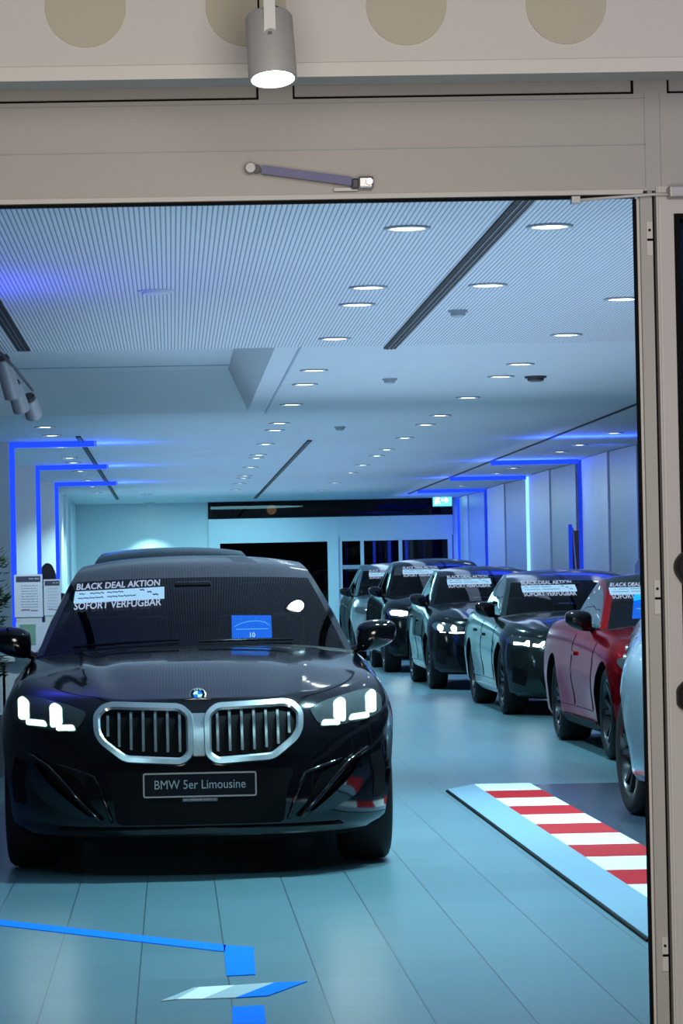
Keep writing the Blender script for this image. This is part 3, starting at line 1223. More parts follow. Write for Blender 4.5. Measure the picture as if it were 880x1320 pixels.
bm = patch(bmesh.new(), resample([(-.66, .215), (.66, .215), (.66, .236), (-.66, .236)], .05), F, .022, .02, .05)
obj('bumper_lip', bm, hero_paint, hero['root'], True, 40)
add_sticker(hero, -.392, 1.302, .485, R(2.0))
# steering wheel and dash top
bm = bmesh.new()
Mt = Matrix.Translation((.37, 1.50 + .62 - .87, 1.02)) @ Matrix.Rotation(R(65), 4, 'X')
lathe(bm, [(.185 + .014 * math.cos(2 * PI * k / 8), .014 * math.sin(2 * PI * k / 8)) for k in range(8)], 28, Mt, closed=True)
lathe(bm, [(0, -.02), (.07, -.02), (.07, .02), (0, .02)], 16, Mt)
obj('steering_wheel', bm, M['cabin'], hero['root'], True, 40)
# wipers lying at the foot of the windshield
for x0, x1 in ((-.62, -.08), (.02, .50)):
    bm = bmesh.new()
    pts = []
    for k in range(9):
        xx = x0 + (x1 - x0) * k / 8
        q, n_ = hero['ws'](xx, 1.050 + .012 * k / 8 - .05 * abs(xx) ** 2)
        pts.append(q + n_ * .014)
    tube(bm, pts, .007, 6)
    obj('wiper', bm, M['black'], hero['root'])

# the lit blue card standing behind the windshield
cz0, cz1 = 1.066, 1.186
cy_ = hero['ws'](.304, 1.17)[0].y + HY + .11
card = empty('price_card', (HX + .304, cy_ + .01, cz0), 'glowing blue card standing behind the windshield of the black saloon', 'card')
bm = bmesh.new(); slab_xz(bm, [(-.105, 0), (.105, 0), (.102, .118), (-.105, .122)], 0, .006)
o = obj('card_panel', bm, M['screen'], card)
bm = bx(-.085, .085, -.003, 0, .046, .050)
obj('printed_line', bm, M['screen_line'], card)
pts = [(-.092, .062), (-.06, .078), (-.02, .088), (.03, .091), (.07, .082), (.092, .066)]
bm = tube(bmesh.new(), [(x, -.003, z) for x, z in pts], .0022, 6)
obj('car_outline', bm, M['screen_line'], card)
me = text_mesh('10', .034, (1, 1), bold=.0006)
for v in me.vertices:
    v.co = Vector((v.co.x, -.002, .016 + v.co.y))
link('lettering', me, M['screen_white'], card)

# ------------------------------------------------------------------ the other cars
def scaled(poly, c, W0=.95, z0=.80):
    """fit a front-end outline drawn for the saloon onto another nose"""
    kx, dz = c['W'] / W0, c['z0'] / z0
    return [(x * kx, z * dz) for x, z in poly]


HL_STD = [(.50, .745), (.62, .775), (.76, .800), (.86, .800), (.885, .765), (.86, .715), (.76, .690), (.60, .680), (.52, .700)]
KID_STD = [(.022, .72), (.06, .752), (.34, .762), (.385, .745), (.405, .70), (.385, .62), (.31, .545), (.07, .535), (.022, .57)]


def dress(ctx, kid_frame, hl=HL_STD, drl=None, kidn=KID_STD, nb=6, sticker=True, lens=None, plate=True, sides=(1, -1)):
    cc = ctx['c']
    k = lambda p: scaled(p, cc)
    add_headlights(ctx, k(round_poly(hl, .02, 2)), [(k(d), g) for d, g in (drl or [])], lens, sides, h=.05)
    kp = k(kidn)
    xs = [p[0] for p in kp]; zs = [p[1] for p in kp]
    za, zb_ = max(zs) - .06, min(zs) + .07
    bars_ = [(min(xs) + .06 + (max(xs) - min(xs) - .12) * j / (nb - 1), za, zb_ + (.05 if j >= nb - 2 else 0)) for j in range(nb)]
    add_kidney(ctx, kp, .024, bars_, kid_frame, M['matt'], None, .05)
    bm = patch(bmesh.new(), k(resample(round_poly([(-.62, .40), (.62, .40), (.55, .24), (-.55, .24)], .03, 3), .08)), ctx['front'], .003, .01, .08)
    obj('bumper_intake', bm, M['matt'], ctx['root'], True, 40)
    for pl in (both(k(resample(round_poly([(.72, .46), (.85, .50), (.86, .34), (.74, .30)], .02, 3), .06))))[:len(sides)]:
        bm = patch(bmesh.new(), pl, ctx['front'], .003, .01, .06)
        obj('side_intake', bm, M['matt'], ctx['root'], True, 40)
    add_badge(ctx, 0, 0, .040, z=cc['z0'] + .004)
    if plate:
        add_plate(ctx, 0, .47 * cc['z0'] / .8, .50, .11)
    if sticker:
        add_sticker(ctx, -.24 * cc['W'] / .95, cc['H'] - .205, .56, R(0))


DRL_DOUBLE = [([(.575, .690), (.60, .688), (.66, .700), (.655, .722), (.60, .715), (.565, .742), (.548, .748), (.552, .72)], M['drl']),
              ([(.695, .700), (.83, .716), (.83, .742), (.735, .728), (.715, .752), (.69, .752)], M['drl'])]
DRL_ROUND = [([(.60, .700), (.625, .690), (.655, .70), (.665, .735), (.645, .765), (.615, .760), (.598, .735)], M['drl']),
             ([(.765, .71), (.79, .700), (.815, .71), (.825, .745), (.805, .775), (.775, .770), (.76, .745)], M['drl']),
             ([(.50, .672), (.62, .668), (.80, .684), (.80, .694), (.62, .682), (.50, .686)], M['drl_soft'])]
DRL_BAR = [([(.56, .715), (.70, .708), (.82, .725), (.84, .755), (.80, .780), (.66, .770), (.57, .752)], M['drl'])]

# red coupe beside the front wheel of the silver car
c = car_cfg(L=4.79, W=.94, H=1.385, ya=.90, wb=2.86, Rw=.345, tw=.27, zb=.15, z0=.76, zc=.985, yc=1.60, ywt=2.42, yr1=3.35, yrb=4.25, zdeck=1.06, res=.95, coupe=True)
red = build_car('coupe_car', c, (4.10, 22.35, 0), 0, 'glossy red low coupe with black door mirror, right row, partly behind the door frame',
                paint('paint_red', (.42, .004, .014), .75, .16, .12, (.75, .16, .24)), dict(tB=2.35, roof=M['black']))
dress(red, M['black'], drl=[], lens=M['lens'], sticker=False)
add_sticker(red, -.42, 1.235, .44, R(0))
card2 = empty('price_card', (4.10 - .36, red['ws'](-.36, 1.12)[0].y + 22.35 + .17, 1.02), 'glowing blue card behind the windshield of the red coupe', 'card')
bm = bmesh.new(); slab_xz(bm, [(-.145, 0), (.145, 0), (.14, .19), (-.125, .19)], 0, .006)
obj('card_panel', bm, M['screen'], card2)
obj('printed_line', bx(-.11, .11, -.003, 0, .075, .082), M['screen_line'], card2)

# dark grey four-door coupe behind it
c = car_cfg(L=4.78, W=.927, H=1.448, ya=.86, wb=2.86, Rw=.343, tw=.245, z0=.785, zc=1.01, yc=1.52, ywt=2.42, yr1=3.55, yrb=4.45, zdeck=1.08, res=.85)
grey = build_car('gran_coupe_car', c, (4.17, 30.25, 0), 0, 'dark grey-green car with lit double headlights, right row behind the red coupe',
                 paint('paint_grey', (.036, .050, .052), .6, .14, .3, (.42, .48, .48)), dict(roof=M['black'], sill=M['chrome']))
dress(grey, M['matt'], drl=DRL_DOUBLE)

# black compact behind the grey one
c = car_cfg(L=4.36, W=.905, H=1.535, ya=.84, wb=2.69, Rw=.335, tw=.225, zb=.19, z0=.83, zc=1.075, yc=1.40, ywt=2.20, yr1=3.55, yrb=4.18, zdeck=1.12, res=.75)
blk = build_car('compact_car', c, (4.06, 37.85, 0), 0, 'black compact car with round lit headlights, right row behind the grey car',
                paint('paint_black_metallic', (.010, .013, .015), .6, .13, .3, (.40, .46, .46)), dict(sill=M['chrome']))
dress(blk, M['chrome'], drl=DRL_ROUND)

# black tall off-roader
c = car_cfg(L=4.71, W=.955, H=1.70, ya=.86, wb=2.87, Rw=.37, tw=.25, zb=.22, z0=.95, zc=1.17, yc=1.42, ywt=2.20, yr1=3.95, yrb=4.55, zdeck=1.22, res=.7)
suv = build_car('off_road_car', c, (4.06, 45.2, 0), 0, 'tall black off-roader with one bright bar headlight, right row behind the compact car',
                paint('paint_black_suv', (.012, .015, .017), .6, .13, .3, (.40, .46, .46)), dict())
dress(suv, M['chrome'], drl=DRL_BAR)

# last in the row, silver grey
c = car_cfg(L=4.6, W=.945, H=1.69, ya=.86, wb=2.80, Rw=.36, tw=.24, zb=.21, z0=.93, zc=1.15, yc=1.42, ywt=2.20, yr1=3.85, yrb=4.45, zdeck=1.2, res=.65)
last = build_car('off_road_car', c, (4.02, 52.6, 0), 0, 'silver-grey off-roader at the far end of the right row, next to the glass doors',
                 paint('paint_silver_grey', (.24, .29, .31), .55, .25), dict())
dress(last, M['chrome'])

# light silver-blue car nearest on the right, mostly hidden by the door
c = car_cfg(L=4.70, W=.93, H=1.50, ya=.88, wb=2.85, Rw=.352, tw=.245, zb=.18, z0=.84, zc=1.08, yc=1.50, ywt=2.35, yr1=3.6, yrb=4.4, zdeck=1.1, res=1.1, fender=.135)
a6 = R(-9.5)
xw6 = .93 - .1225 - .028
sil = build_car('hatchback_car', c, (2.62 + xw6 * math.cos(a6) + .055, 16.95, 0), a6, 'pale silver-blue car cut off by the door frame, front wheel and wing showing',
                paint('paint_silver_blue', (.30, .40, .48), .55, .24), dict(steer=R(13), mirrors=(1,)))
dress(sil, M['chrome'], drl=[], sticker=False, sides=(1,))

# black off-roader hidden behind the saloon, only the roof shows
c = car_cfg(L=4.9, W=.99, H=1.70, ya=.87, wb=2.97, Rw=.38, tw=.25, zb=.22, z0=.98, zc=1.2, yc=1.46, ywt=2.25, yr1=4.05, yrb=4.75, zdeck=1.25, res=.65)
beh = build_car('off_road_car', c, (.0, 25.4, 0), 0, 'black off-roader hidden behind the black saloon, only its roof showing above',
                paint('paint_black_roof', (.012, .014, .016), .3, .18), dict(roof=M['black']))
dress(beh, M['chrome'])


# ------------------------------------------------------------------ room shell
ZC = 3.0
YB = 60.0
XP = -1.8            # face of the left piers
XR = 5.70            # face of the right piers
struct('floor', bx(-9, 9, 1.5, YB, -.12, 0), M['floor'])
ZH = 3.32            # top of the coffer
# ceiling: slatted field in front, plain plaster behind, with a splayed coffer cut into it
CFX, CFY0, CFY1 = .75, 21.15, 28.8
bm = bmesh.new()
box(bm, -9, 9, 9.0, CFY0 - .03, ZC, ZC + .12)
struct('ceiling', bm, M['slats'])
bm = bmesh.new()
box(bm, CFX, 9, CFY0 - .03, CFY1, ZC, ZC + .12)
box(bm, -9, 9, CFY1, YB, ZC, ZC + .12)
box(bm, -9, -3.2, CFY0 - .03, CFY1, ZC, ZC + .12)
struct('ceiling_plain', bm, M['ceiling'])
bm = bmesh.new()
lo = [(-3.2, CFY0 - .03), (CFX, CFY0 - .03), (CFX, CFY1), (-3.2, CFY1)]
hi = [(-2.9, CFY0 + .2), (.55, CFY0 + .2), (.55, 27.6), (-2.9, 27.6)]
a = [bm.verts.new((x, y, ZC + .001)) for x, y in lo]
b = [bm.verts.new((x, y, ZH)) for x, y in hi]
for k in range(4):
    bm.faces.new((a[k], a[(k + 1) % 4], b[(k + 1) % 4], b[k]))
bm.faces.new(b)
bmesh.ops.recalc_face_normals(bm, faces=bm.faces)
bmesh.ops.reverse_faces(bm, faces=bm.faces)
co = struct('ceiling_coffer', bm, M['recess'])
# grey joint lines along the coffer
struct('trim_1', bx(.92, .935, CFY0 - .03, CFY1 + .3, ZC - .006, ZC + .01), M['print_grey'])
struct('trim_2', bx(-2.9, .55, 27.05, 27.10, ZH - .006, ZH + .01), M['print_grey'])
# long dark slots in the ceiling
for k, (x, y0, y1, w_, n_, lb) in enumerate([
        (1.565, 12.6, 21.3, .085, 2, 'long black air slot in the slatted ceiling right of centre, nearest the entrance'),
        (-.99, 12.6, 20.9, .085, 2, 'black air slot ending at the left edge of the slatted ceiling'),
        (-.99, 32.9, 56.5, .055, 2, 'black air slot in the rear ceiling near the left piers'),
        (1.615, 34.8, 57.7, .055, 2, 'black air slot in the middle of the rear ceiling'),
        (4.46, 24.0, 56.6, .035, 1, 'thin black air slot in the ceiling along the right windows')]):
    t = empty('ceiling_slot', (x, y0, ZC), lb, 'vent')
    obj('slot_body', bx(-w_ / 2, w_ / 2, 0, y1 - y0, -.012, -.001), M['seam'], t)
    for j in range(n_):
        xx = -w_ / 2 + w_ * (j + 1) / (n_ + 1)
        obj('slot_fin', bx(xx - .004, xx + .004, 0, y1 - y0, -.016, -.010), M['lamp_dark'], t)

# left: piers with blue light lines, wall behind
for k, (y, tone) in enumerate(((34.0, 'pier'), (40.55, 'pier'), (47.1, 'wall'))):
    struct('wall_pier_left' if k == 0 else 'wall_pier_left.00%d' % k, bx(-6.5, XP, y, y + .9, 0, ZC), M[tone])
    t = empty('light_line', (XP, y, 0), 'blue light line down the %s left pier and along the ceiling' % ('first', 'second', 'third')[k], 'light')
    obj('vertical_strip', bx(.0, .055, .02, .10, .02, ZC - .06), M['led'], t)
    obj('ceiling_strip', bx(.0, .95, .02, .10, ZC - .06, ZC - .004), M['led'], t)
    obj('strip_housing', bx(-.0, .98, .10, .14, ZC - .062, ZC - .004), M['wall'], t)
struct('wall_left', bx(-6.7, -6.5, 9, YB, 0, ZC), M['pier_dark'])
struct('wall_left_rear', bx(-1.98, -1.88, 50.2, YB, 0, ZC), M['wall'])
struct('wall_left_rear_panel', bx(-6.5, -1.88, 50.2, 50.3, 0, ZC), M['recess'])
for k, y in enumerate((53.2, 55.6)):
    struct('trim_%d' % (3 + k), bx(-1.88, -1.84, y, y + .12, 0, ZC), M['wall'])

# right: piers with two faces, glazing between
PY = [(41.8, 39.3, 37.5), (48.0, 45.4, 43.2), (54.4, 51.6, 48.7), (59.6, 58.0, 55.2)]
for k, (yf_, ym, yn) in enumerate(PY):
    nm = 'wall_pier_right' if k == 0 else 'wall_pier_right.00%d' % k
    bm = bmesh.new()
    prism(bm, [(XR, yf_), (XR, ym + .04), (XR + .3, ym + .04), (XR + .3, yf_)], 0, ZC - .01)
    struct(nm, bm, M['pier'])
    bm = bmesh.new()
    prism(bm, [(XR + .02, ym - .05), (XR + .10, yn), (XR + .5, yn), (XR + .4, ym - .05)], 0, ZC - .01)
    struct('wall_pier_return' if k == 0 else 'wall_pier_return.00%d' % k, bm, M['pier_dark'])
    struct('trim_%d' % (10 + k), bx(XR + .04, XR + .2, ym - .05, ym + .04, 0, ZC - .01), M['seam'])
    t = empty('light_line', (XR, yf_, 0), 'upright %s light line on the %s right-hand pier from the front' % (('blue', 'pale blue', 'blue', 'blue')[k], ('first', 'second', 'third', 'fourth')[k]), 'light')
    obj('vertical_strip', bx(-.04, .05, .02, .12, .02, ZC - .02), M[('led_soft', 'led_pale', 'led_soft', 'led')[k]], t)
    if k < 3:
        obj('ceiling_strip', bx(-1.25, -.04, .02, .10, ZC - .06, ZC - .004), M['led'], t)
for k, (y0, y1) in enumerate(((9, 37.5), (41.8, 43.2), (48.0, 48.7), (54.4, 55.2))):
    w_ = empty('window_%d' % (k + 1), (6.35, y0, 0))
    tag(w_, kind='structure')
    bm = bmesh.new()
    for z0_, z1_ in ((0, .12), (1.16, 1.24), (2.28, 2.62), (2.92, ZC)):
        box(bm, .006, .074, 0, y1 - y0, z0_, z1_)
    for j in range(int((y1 - y0) / 2.4) + 2):
        yy = min(j * 2.4, y1 - y0 - .07)
        box(bm, 0, .08, yy, yy + .07, 0, ZC)
    obj('window_frame', bm, M['alu'], w_)
    obj('window_glass', bx(.03, .05, 0, y1 - y0, .1, 2.95), M['pane'], w_)
struct('wall_right', bx(8.8, 9, 9, YB, 0, ZC), M['night'])
# blue-lit strip of wall closing the far right corner
struct('wall_right_rear', bx(5.78, 5.86, 57.9, YB, 0, ZC), M['pier'])

# back wall
px_ = lambda px, py: onY(px, py, YB)
xl, xr_ = -1.9, 5.65
x_tr0 = px_(268, 660).x; x_tr1 = px_(583, 660).x
z_t0, z_t1 = px_(400, 667).z, px_(400, 645).z
z_d = px_(430, 692).z
bm = bmesh.new()
box(bm, -2, x_tr0, YB, YB + .2, 0, ZC + .1)
box(bm, x_tr1, 9, YB, YB + .2, 0, ZC + .1)
struct('wall_back', bm, M['wall'])
struct('wall_back_header', bx(x_tr0, x_tr1, YB - .04, YB + .2, z_d, z_t0), M['alu'])
w5 = tag(empty('window_5', (x_tr0, YB, z_t0)), kind='structure')
wt = x_tr1 - x_tr0
bm = bmesh.new(); box(bm, 0, wt, -.03, .05, -.02, .03); box(bm, 0, wt, -.03, .05, ZC - z_t0 - .02, ZC - z_t0 + .02)
for f_ in (0, 1):
    box(bm, f_ * (wt - .05), f_ * (wt - .05) + .05, -.025, .045, .03, ZC - z_t0 - .02)
obj('window_frame', bm, M['seam'], w5)
obj('window_glass', bx(0, wt, 0, .02, 0, ZC - z_t0), M['pane_door'], w5)
for k, (a_, b_) in enumerate(((278, 428), (435, 583))):
    d0_, d1_ = px_(a_, 720).x, px_(b_, 720).x
    d = tag(empty('door_%d' % (k + 1), (d0_, YB, 0)), kind='structure')
    wd_ = d1_ - d0_
    bm = bmesh.new()
    box(bm, 0, .09, -.03, .06, 0, z_d); box(bm, wd_ - .09, wd_, -.03, .06, 0, z_d)
    box(bm, .09, wd_ - .09, -.03, .06, z_d - .09, z_d); box(bm, .09, wd_ - .09, -.03, .06, 0, .12)
    obj('door_frame', bm, M['alu'], d)
    obj('door_glass', bx(.08, wd_ - .08, 0, .02, .1, z_d - .08), M['pane_door'], d)
    if k:
        obj('door_rail', bx(.08, wd_ - .08, -.04, .03, 1.62, 1.70), M['pier_dark'], d)
        for a2 in (466.6, 516):
            xx = px_(a2, 715).x - d0_
            obj('glazing_bar', bx(xx - .035, xx + .035, -.03, .04, .1, z_d - .08), M['alu'], d)
mx0, mx1 = px_(427.5, 720).x, px_(436, 720).x
struct('trim_20', bx(mx0, mx1, YB - .08, YB + .05, 0, z_d), M['alu'])
struct('trim_21', bx(x_tr0, px_(279, 700).x, YB - .05, YB + .05, 0, z_d), M['alu'])
for k, a_ in enumerate((446, 490, 546)):
    x_ = px_(a_, 715).x
    lb = ('leftmost', 'middle', 'rightmost')[k]
    tag(obj('light_tube', bx(x_ * 1.01 - .03, x_ * 1.01 + .03, YB + .5, YB + .56, 0, 2.4), M['led_soft']), '%s of three upright blue light tubes behind the rear glass doors' % lb, 'light')
p_ = px_(350, 657)
bm = bmesh.new()
bmesh.ops.create_icosphere(bm, subdivisions=3, radius=.10)
sl = empty('street_lamp', (p_.x * 1.02, YB + 1.2, 0), 'small orange street lamp glowing through the dark upper window at the back', 'lamp')
o = obj('lamp_globe', bm, M['street'], sl, True)
o.location = (0, 0, EYE.z + (p_.z - EYE.z) * 1.02)
obj('lamp_post', tube(bmesh.new(), [(0, 0, 0), (0, 0, 2.6)], .03, 8), M['seam'], sl, True)
struct('floor_outside', bx(-9, 9, YB, YB + 3, -.12, -.001), M['night'])
struct('wall_outside', bx(-6, 9, YB + 3, YB + 3.1, 0, 5), M['night'])
# exit sign
p_ = px_(568, 648)
ex_ = empty('exit_sign', (p_.x, YB - .35, p_.z + .13), 'small green lit exit sign hanging at the far right under the ceiling', 'sign')
sw_, sh_ = .36, .20
obj('sign_box', bx(-sw_ / 2 - .015, sw_ / 2 + .015, .0, .05, -sh_ - .015, .015), M['alu'], ex_)
obj('lit_panel', bx(-sw_ / 2, sw_ / 2, -.012, 0, -sh_, 0), M['exit'], ex_)
bm = bmesh.new()
slab_xz(bm, [(-.02, -.11), (.05, -.11), (.05, -.15), (.13, -.09), (.05, -.03), (.05, -.07), (-.02, -.07)], -.018, -.012)
obj('arrow', bm, M['exit_white'], ex_)
bm = bmesh.new()
slab_xz(bm, [(-.15, -.17), (-.11, -.17), (-.09, -.12), (-.06, -.17), (-.03, -.17), (-.07, -.09), (-.05, -.05), (-.10, -.03), (-.15, -.08)], -.018, -.012)
obj('running_figure', bm, M['exit_white'], ex_)
obj('hanger', bx(-.01, .01, .02, .04, 0, ZC - p_.z - .13), M['alu'], ex_)

# ------------------------------------------------------------------ downlights
rows = {
    'second': ('ceiling row above the middle aisle', 1.13, [14.1, 16.9, 17.93, 20.4, 23.4, 25.03, 27.8, 30.98, 32.36, 35.53, 38.45, 39.4, 42.45, 45.72, 46.7, 49.2, 52.3]),
    'third': ('ceiling row left of the parked cars', 2.70, [14.12 if False else 17.87, 20.42, 23.13, 24.5, 27.23, 30.08, 31.81, 34.64, 37.6, 39.4, 42.4, 45.3, 49.7, 53.7]),
    'extra': ('short ceiling row right of the black slot', 1.80, [14.12, 16.89]),
    'first': ('ceiling row along the left piers', -1.265, [30.9, 32.6, 35.3, 38.3, 39.75, 42.7, 46.4, 49.3, 52.5]),
    'rear': ('ceiling pair before the glowing rear wall', -.42, [54.0, 59.4]),
    'fourth': ('ceiling row along the right windows', 5.07, [34.4, 37.3, 39.2, 42.15, 44.6, 46.8, 49.5, 52.6, 55.0])}
ORD = ['nearest', 'second', 'third', 'fourth', 'fifth', 'sixth', 'seventh', 'eighth', 'ninth', 'tenth', 'eleventh', 'twelfth', 'thirteenth', 'fourteenth', 'fifteenth', 'sixteenth', 'farthest']
rim_o = lens_o = None
NL = 0


def lamp(name, kind, loc, energy, col, size=.2, rot=None, spot=None, blend=.6, size_y=None):
    l = bpy.data.lights.new(name, kind)
    l.energy = energy
    l.color = col
    if kind == 'AREA':
        l.size = size
        if size_y:
            l.shape = 'RECTANGLE'; l.size_y = size_y
        else:
            l.shape = 'DISK'
    else:
        l.shadow_soft_size = size
    if kind == 'SPOT':
        l.spot_size = spot; l.spot_blend = blend
    o = bpy.data.objects.new(name, l)
    COL.objects.link(o)
    o.location = loc
    if rot:
        o.rotation_euler = rot
    return o


for key, (where, x, ys) in rows.items():
    for k, y in enumerate(ys):
        last_ = k == len(ys) - 1
        od = 'farthest' if last_ else ORD[k]
        t = empty('downlight', (x, y, ZC), '%s round downlight in the %s' % (od if od in ('nearest', 'farthest') else od + ' nearest', where), 'light', 'recessed ceiling downlights')
        if rim_o is None:
            bm = lathe(bmesh.new(), [(.108, .002), (.112, -.004), (.106, -.010), (.090, -.010), (.086, -.002), (.084, .01)], 28)
            rim_o = obj('lamp_ring', bm, M['detector'], t, True)
            bm = lathe(bmesh.new(), [(0, -.006), (.05, -.006), (.086, -.003)], 28)
            lens_o = obj('lamp_lens', bm, M['light'], t, True)
        else:
            for s_ in (rim_o, lens_o):
                q = s_.copy(); COL.objects.link(q); q.parent = t
        if (k % 2 == 0 or key in ('extra',)) and key != 'fourth':
            lamp('downlight_beam', 'SPOT', (x, y, ZC - .05), 300, (.50, .90, 1.0), .08, (0, 0, 0), R(115), .8)
            NL += 1

# small things on the ceiling
def ceiling_puck(name, px, py, r, h, mt, lb, cat):
    p = onZ(px, py, ZC)
    t = empty(name, (p.x, p.y, ZC), lb, cat)
    obj('base_ring', lathe(bmesh.new(), [(0, .001), (r, .001), (r, -h * .35), (0, -h * .35)], 28), mt, t, True, 40)
    obj('cap', lathe(bmesh.new(), [(r * .78, -h * .35), (r * .74, -h * .8), (r * .5, -h), (0, -h)], 28), mt, t, True, 40)


ceiling_puck('ceiling_speaker', 201, 375, .105, .02, M['ceiling'], 'flat round white ceiling plate in the slatted ceiling, left of centre', 'speaker')
ceiling_puck('smoke_detector', 590, 400, .06, .042, M['detector'], 'white smoke detector right of the black air slot, nearest the entrance', 'detector')
ceiling_puck('smoke_detector', 502, 488, .06, .042, M['detector'], 'white smoke detector just behind the end of the black air slot', 'detector')
ceiling_puck('smoke_detector', 438, 550, .06, .042, M['detector'], 'small smoke detector on the plain ceiling, third from the entrance', 'detector')
ceiling_puck('ceiling_sensor', 690, 485, .09, .045, M['lamp_dark'], 'dark round sensor on the ceiling above the grey car', 'sensor')

# track with three spotlights at the upper left
t_pts = [onY(2, 456, 20.5), onY(22, 478, 20.8), onY(42, 503, 21.2)]
cur = empty('light_track', t_pts[0], 'curved black light track hanging at the upper left edge', 'track')
top3 = [p - t_pts[0] for p in t_pts]
bm = tube(bmesh.new(), [top3[0] + Vector((-.12, 0, .05)), top3[0], top3[1], top3[2]], .010, 8)
obj('track_rail', bm, M['lamp_dark'], cur, True)
bm = tube(bmesh.new(), [top3[0] + Vector((-.1, 0, .05)), (-.1, 0, ZC - t_pts[0].z)], .008, 6)
obj('hanger', bm, M['lamp_dark'], cur, True)


def spot_head(name, top, bottom, r0_, r1_, lb, lit=None, yoke=True):
    top, bottom = Vector(top), Vector(bottom)
    ax = (bottom - top)
    Ln = ax.length
    ax.normalize()
    q = Vector((0, 0, 1)).rotation_difference(ax).to_matrix().to_4x4()
    t = empty(name, top, lb, 'spotlight')
    bm = lathe(bmesh.new(), [(0, 0), (r0_ * .9, 0), (r0_, .006), (r1_, Ln - .004), (r1_ * .99, Ln), (r1_ * .90, Ln), (r1_ * .88, Ln - .02), (0, Ln - .02)], 36, q)
    obj('housing', bm, M['lamp'], t, True, 40)
    if lit:
        bm = lathe(bmesh.new(), [(0, Ln - .012), (r1_ * .87, Ln - .012)], 36, q)
        obj('glowing_lens', bm, lit, t)
    else:
        bm = lathe(bmesh.new(), [(r0_ * .86, -.004), (r0_ * .8, -.02), (0, -.02)], 24, q)
        obj('rear_cap', bm, M['lamp_dark'], t, True, 40)
    return t, q, Ln


for a_, b_, lb in (((3, 463), (17, 512), 'grey track spotlight cut by the left edge, first on the track'),
                   ((17, 495), (28, 529), 'grey track spotlight in the middle of the left track'),
                   ((37, 514), (44, 536), 'grey track spotlight hanging lowest at the end of the left track')):
    kk = 20.7 + .25 * (a_[0] > 10) + .25 * (a_[0] > 30)
    t, q, Ln = spot_head('track_spotlight', onY(*a_, kk), onY(*b_, kk + .1), .055, .060, lb)
    up_ = onY(a_[0] + 6, a_[1] - 10, kk) - onY(*a_, kk)
    bm = tube(bmesh.new(), [(0.02, 0, -.03), (.045, 0, .02), up_ * .72], .007, 8)
    obj('yoke', bm, M['lamp'], t, True)

# ------------------------------------------------------------------ entrance: bulkhead, transom, frame, swing door
YF = 6.4
fx = lambda px, py, y=YF: onY(px, py, y)
# positions on the frame plane
Xop = fx(830, 700).x                # right edge of the opening
Zop = fx(420, 260).z                # underside of the header
Zh1 = fx(420, 126).z                # top of the header
Xl = -1.6
bm = bmesh.new()
box(bm, Xl, 1.9, YF, YF + .05, Zop + .012, Zh1)
struct('wall_front_header', bm, M['frame'])
zj = fx(420, 193).z
struct('trim_30', bx(Xl, fx(833, 193).x, YF - .0025, YF, zj - .0012, zj + .0012), M['pier_dark'])
zj2 = fx(420, 133).z
struct('trim_31', bx(Xl, fx(833, 133).x, YF - .0025, YF, zj2 - .0008, zj2 + .0008), M['pier_dark'])
for k, px in enumerate((831, 851)):
    xj = fx(px, 200).x
    struct('trim_%d' % (32 + k), bx(xj - .0008, xj + .0008, YF - .0025, YF, Zop + .02, Zh1), M['pier_dark'])
struct('trim_34', bx(Xl, Xop + .012, YF - .012, YF + .04, Zop + .004, Zop + .014), M['frame_pale'])
struct('trim_35', bx(Xl, Xop - .002, YF + .004, YF + .02, Zop - .002, Zop + .005), M['rubber'])
# transom panes above
ztp = fx(420, 100).z
Zt0 = Zh1
for k, (a_, b_) in enumerate(((-60, 333), (377, 816), (859, 960))):
    x0_, x1_ = fx(a_, 118).x, fx(b_, 118).x
    w_ = tag(empty('window_%d' % (6 + k), (x0_, YF, Zt0)), kind='structure')
    bm = bx(0, x1_ - x0_, .012, .03, .0, .30)
    obj('window_panel', bm, M['frame'], w_)
    bm = bmesh.new()
    box(bm, 0, .004, -.001, .06, 0, .3); box(bm, x1_ - x0_ - .004, x1_ - x0_, -.001, .06, 0, .3); box(bm, 0, x1_ - x0_, -.001, .06, -.002, .002)
    obj('window_gasket', bm, M['rubber'], w_)
for k, (a_, b_) in enumerate(((333, 377), (816, 859))):
    struct('trim_%d' % (40 + k), bx(fx(a_, 118).x, fx(b_, 118).x, YF, YF + .16, Zh1, Zh1 + .35), M['frame'])
# bulkhead hanging in front of it
YK = 5.9
Zk0 = fx(440, 101, YK).z
Zk1 = fx(440, 83, YK).z
bm = bmesh.new()
box(bm, -1.6, 1.9, YK, YK + .10, Zk0 + .004, Zk1 + .004)
o = struct('trim_50', bm, M['frame_pale'])
struct('wall_bulkhead', bx(-1.6, 1.9, YK + .012, YK + .20, Zk0 + .02, 3.2), M['bulk'])
for k, cx_ in enumerate((110, 317, 524, 730)):
    pc = fx(cx_, 8 - 4 * k / 3, YK)
    t = lathe(bmesh.new(), [(0, .004), (.079, .004), (.079, 0), (0, 0)], 48, Matrix.Translation((pc.x, YK + .012, pc.z)) @ Matrix.Rotation(PI / 2, 4, 'X'))
    tag(obj('wall_disc', t, M['disc']), '%s of four round beige discs on the bulkhead' % ('leftmost', 'second from left, behind the spotlight,', 'third from left', 'rightmost')[k], 'disc', 'beige discs on the bulkhead')
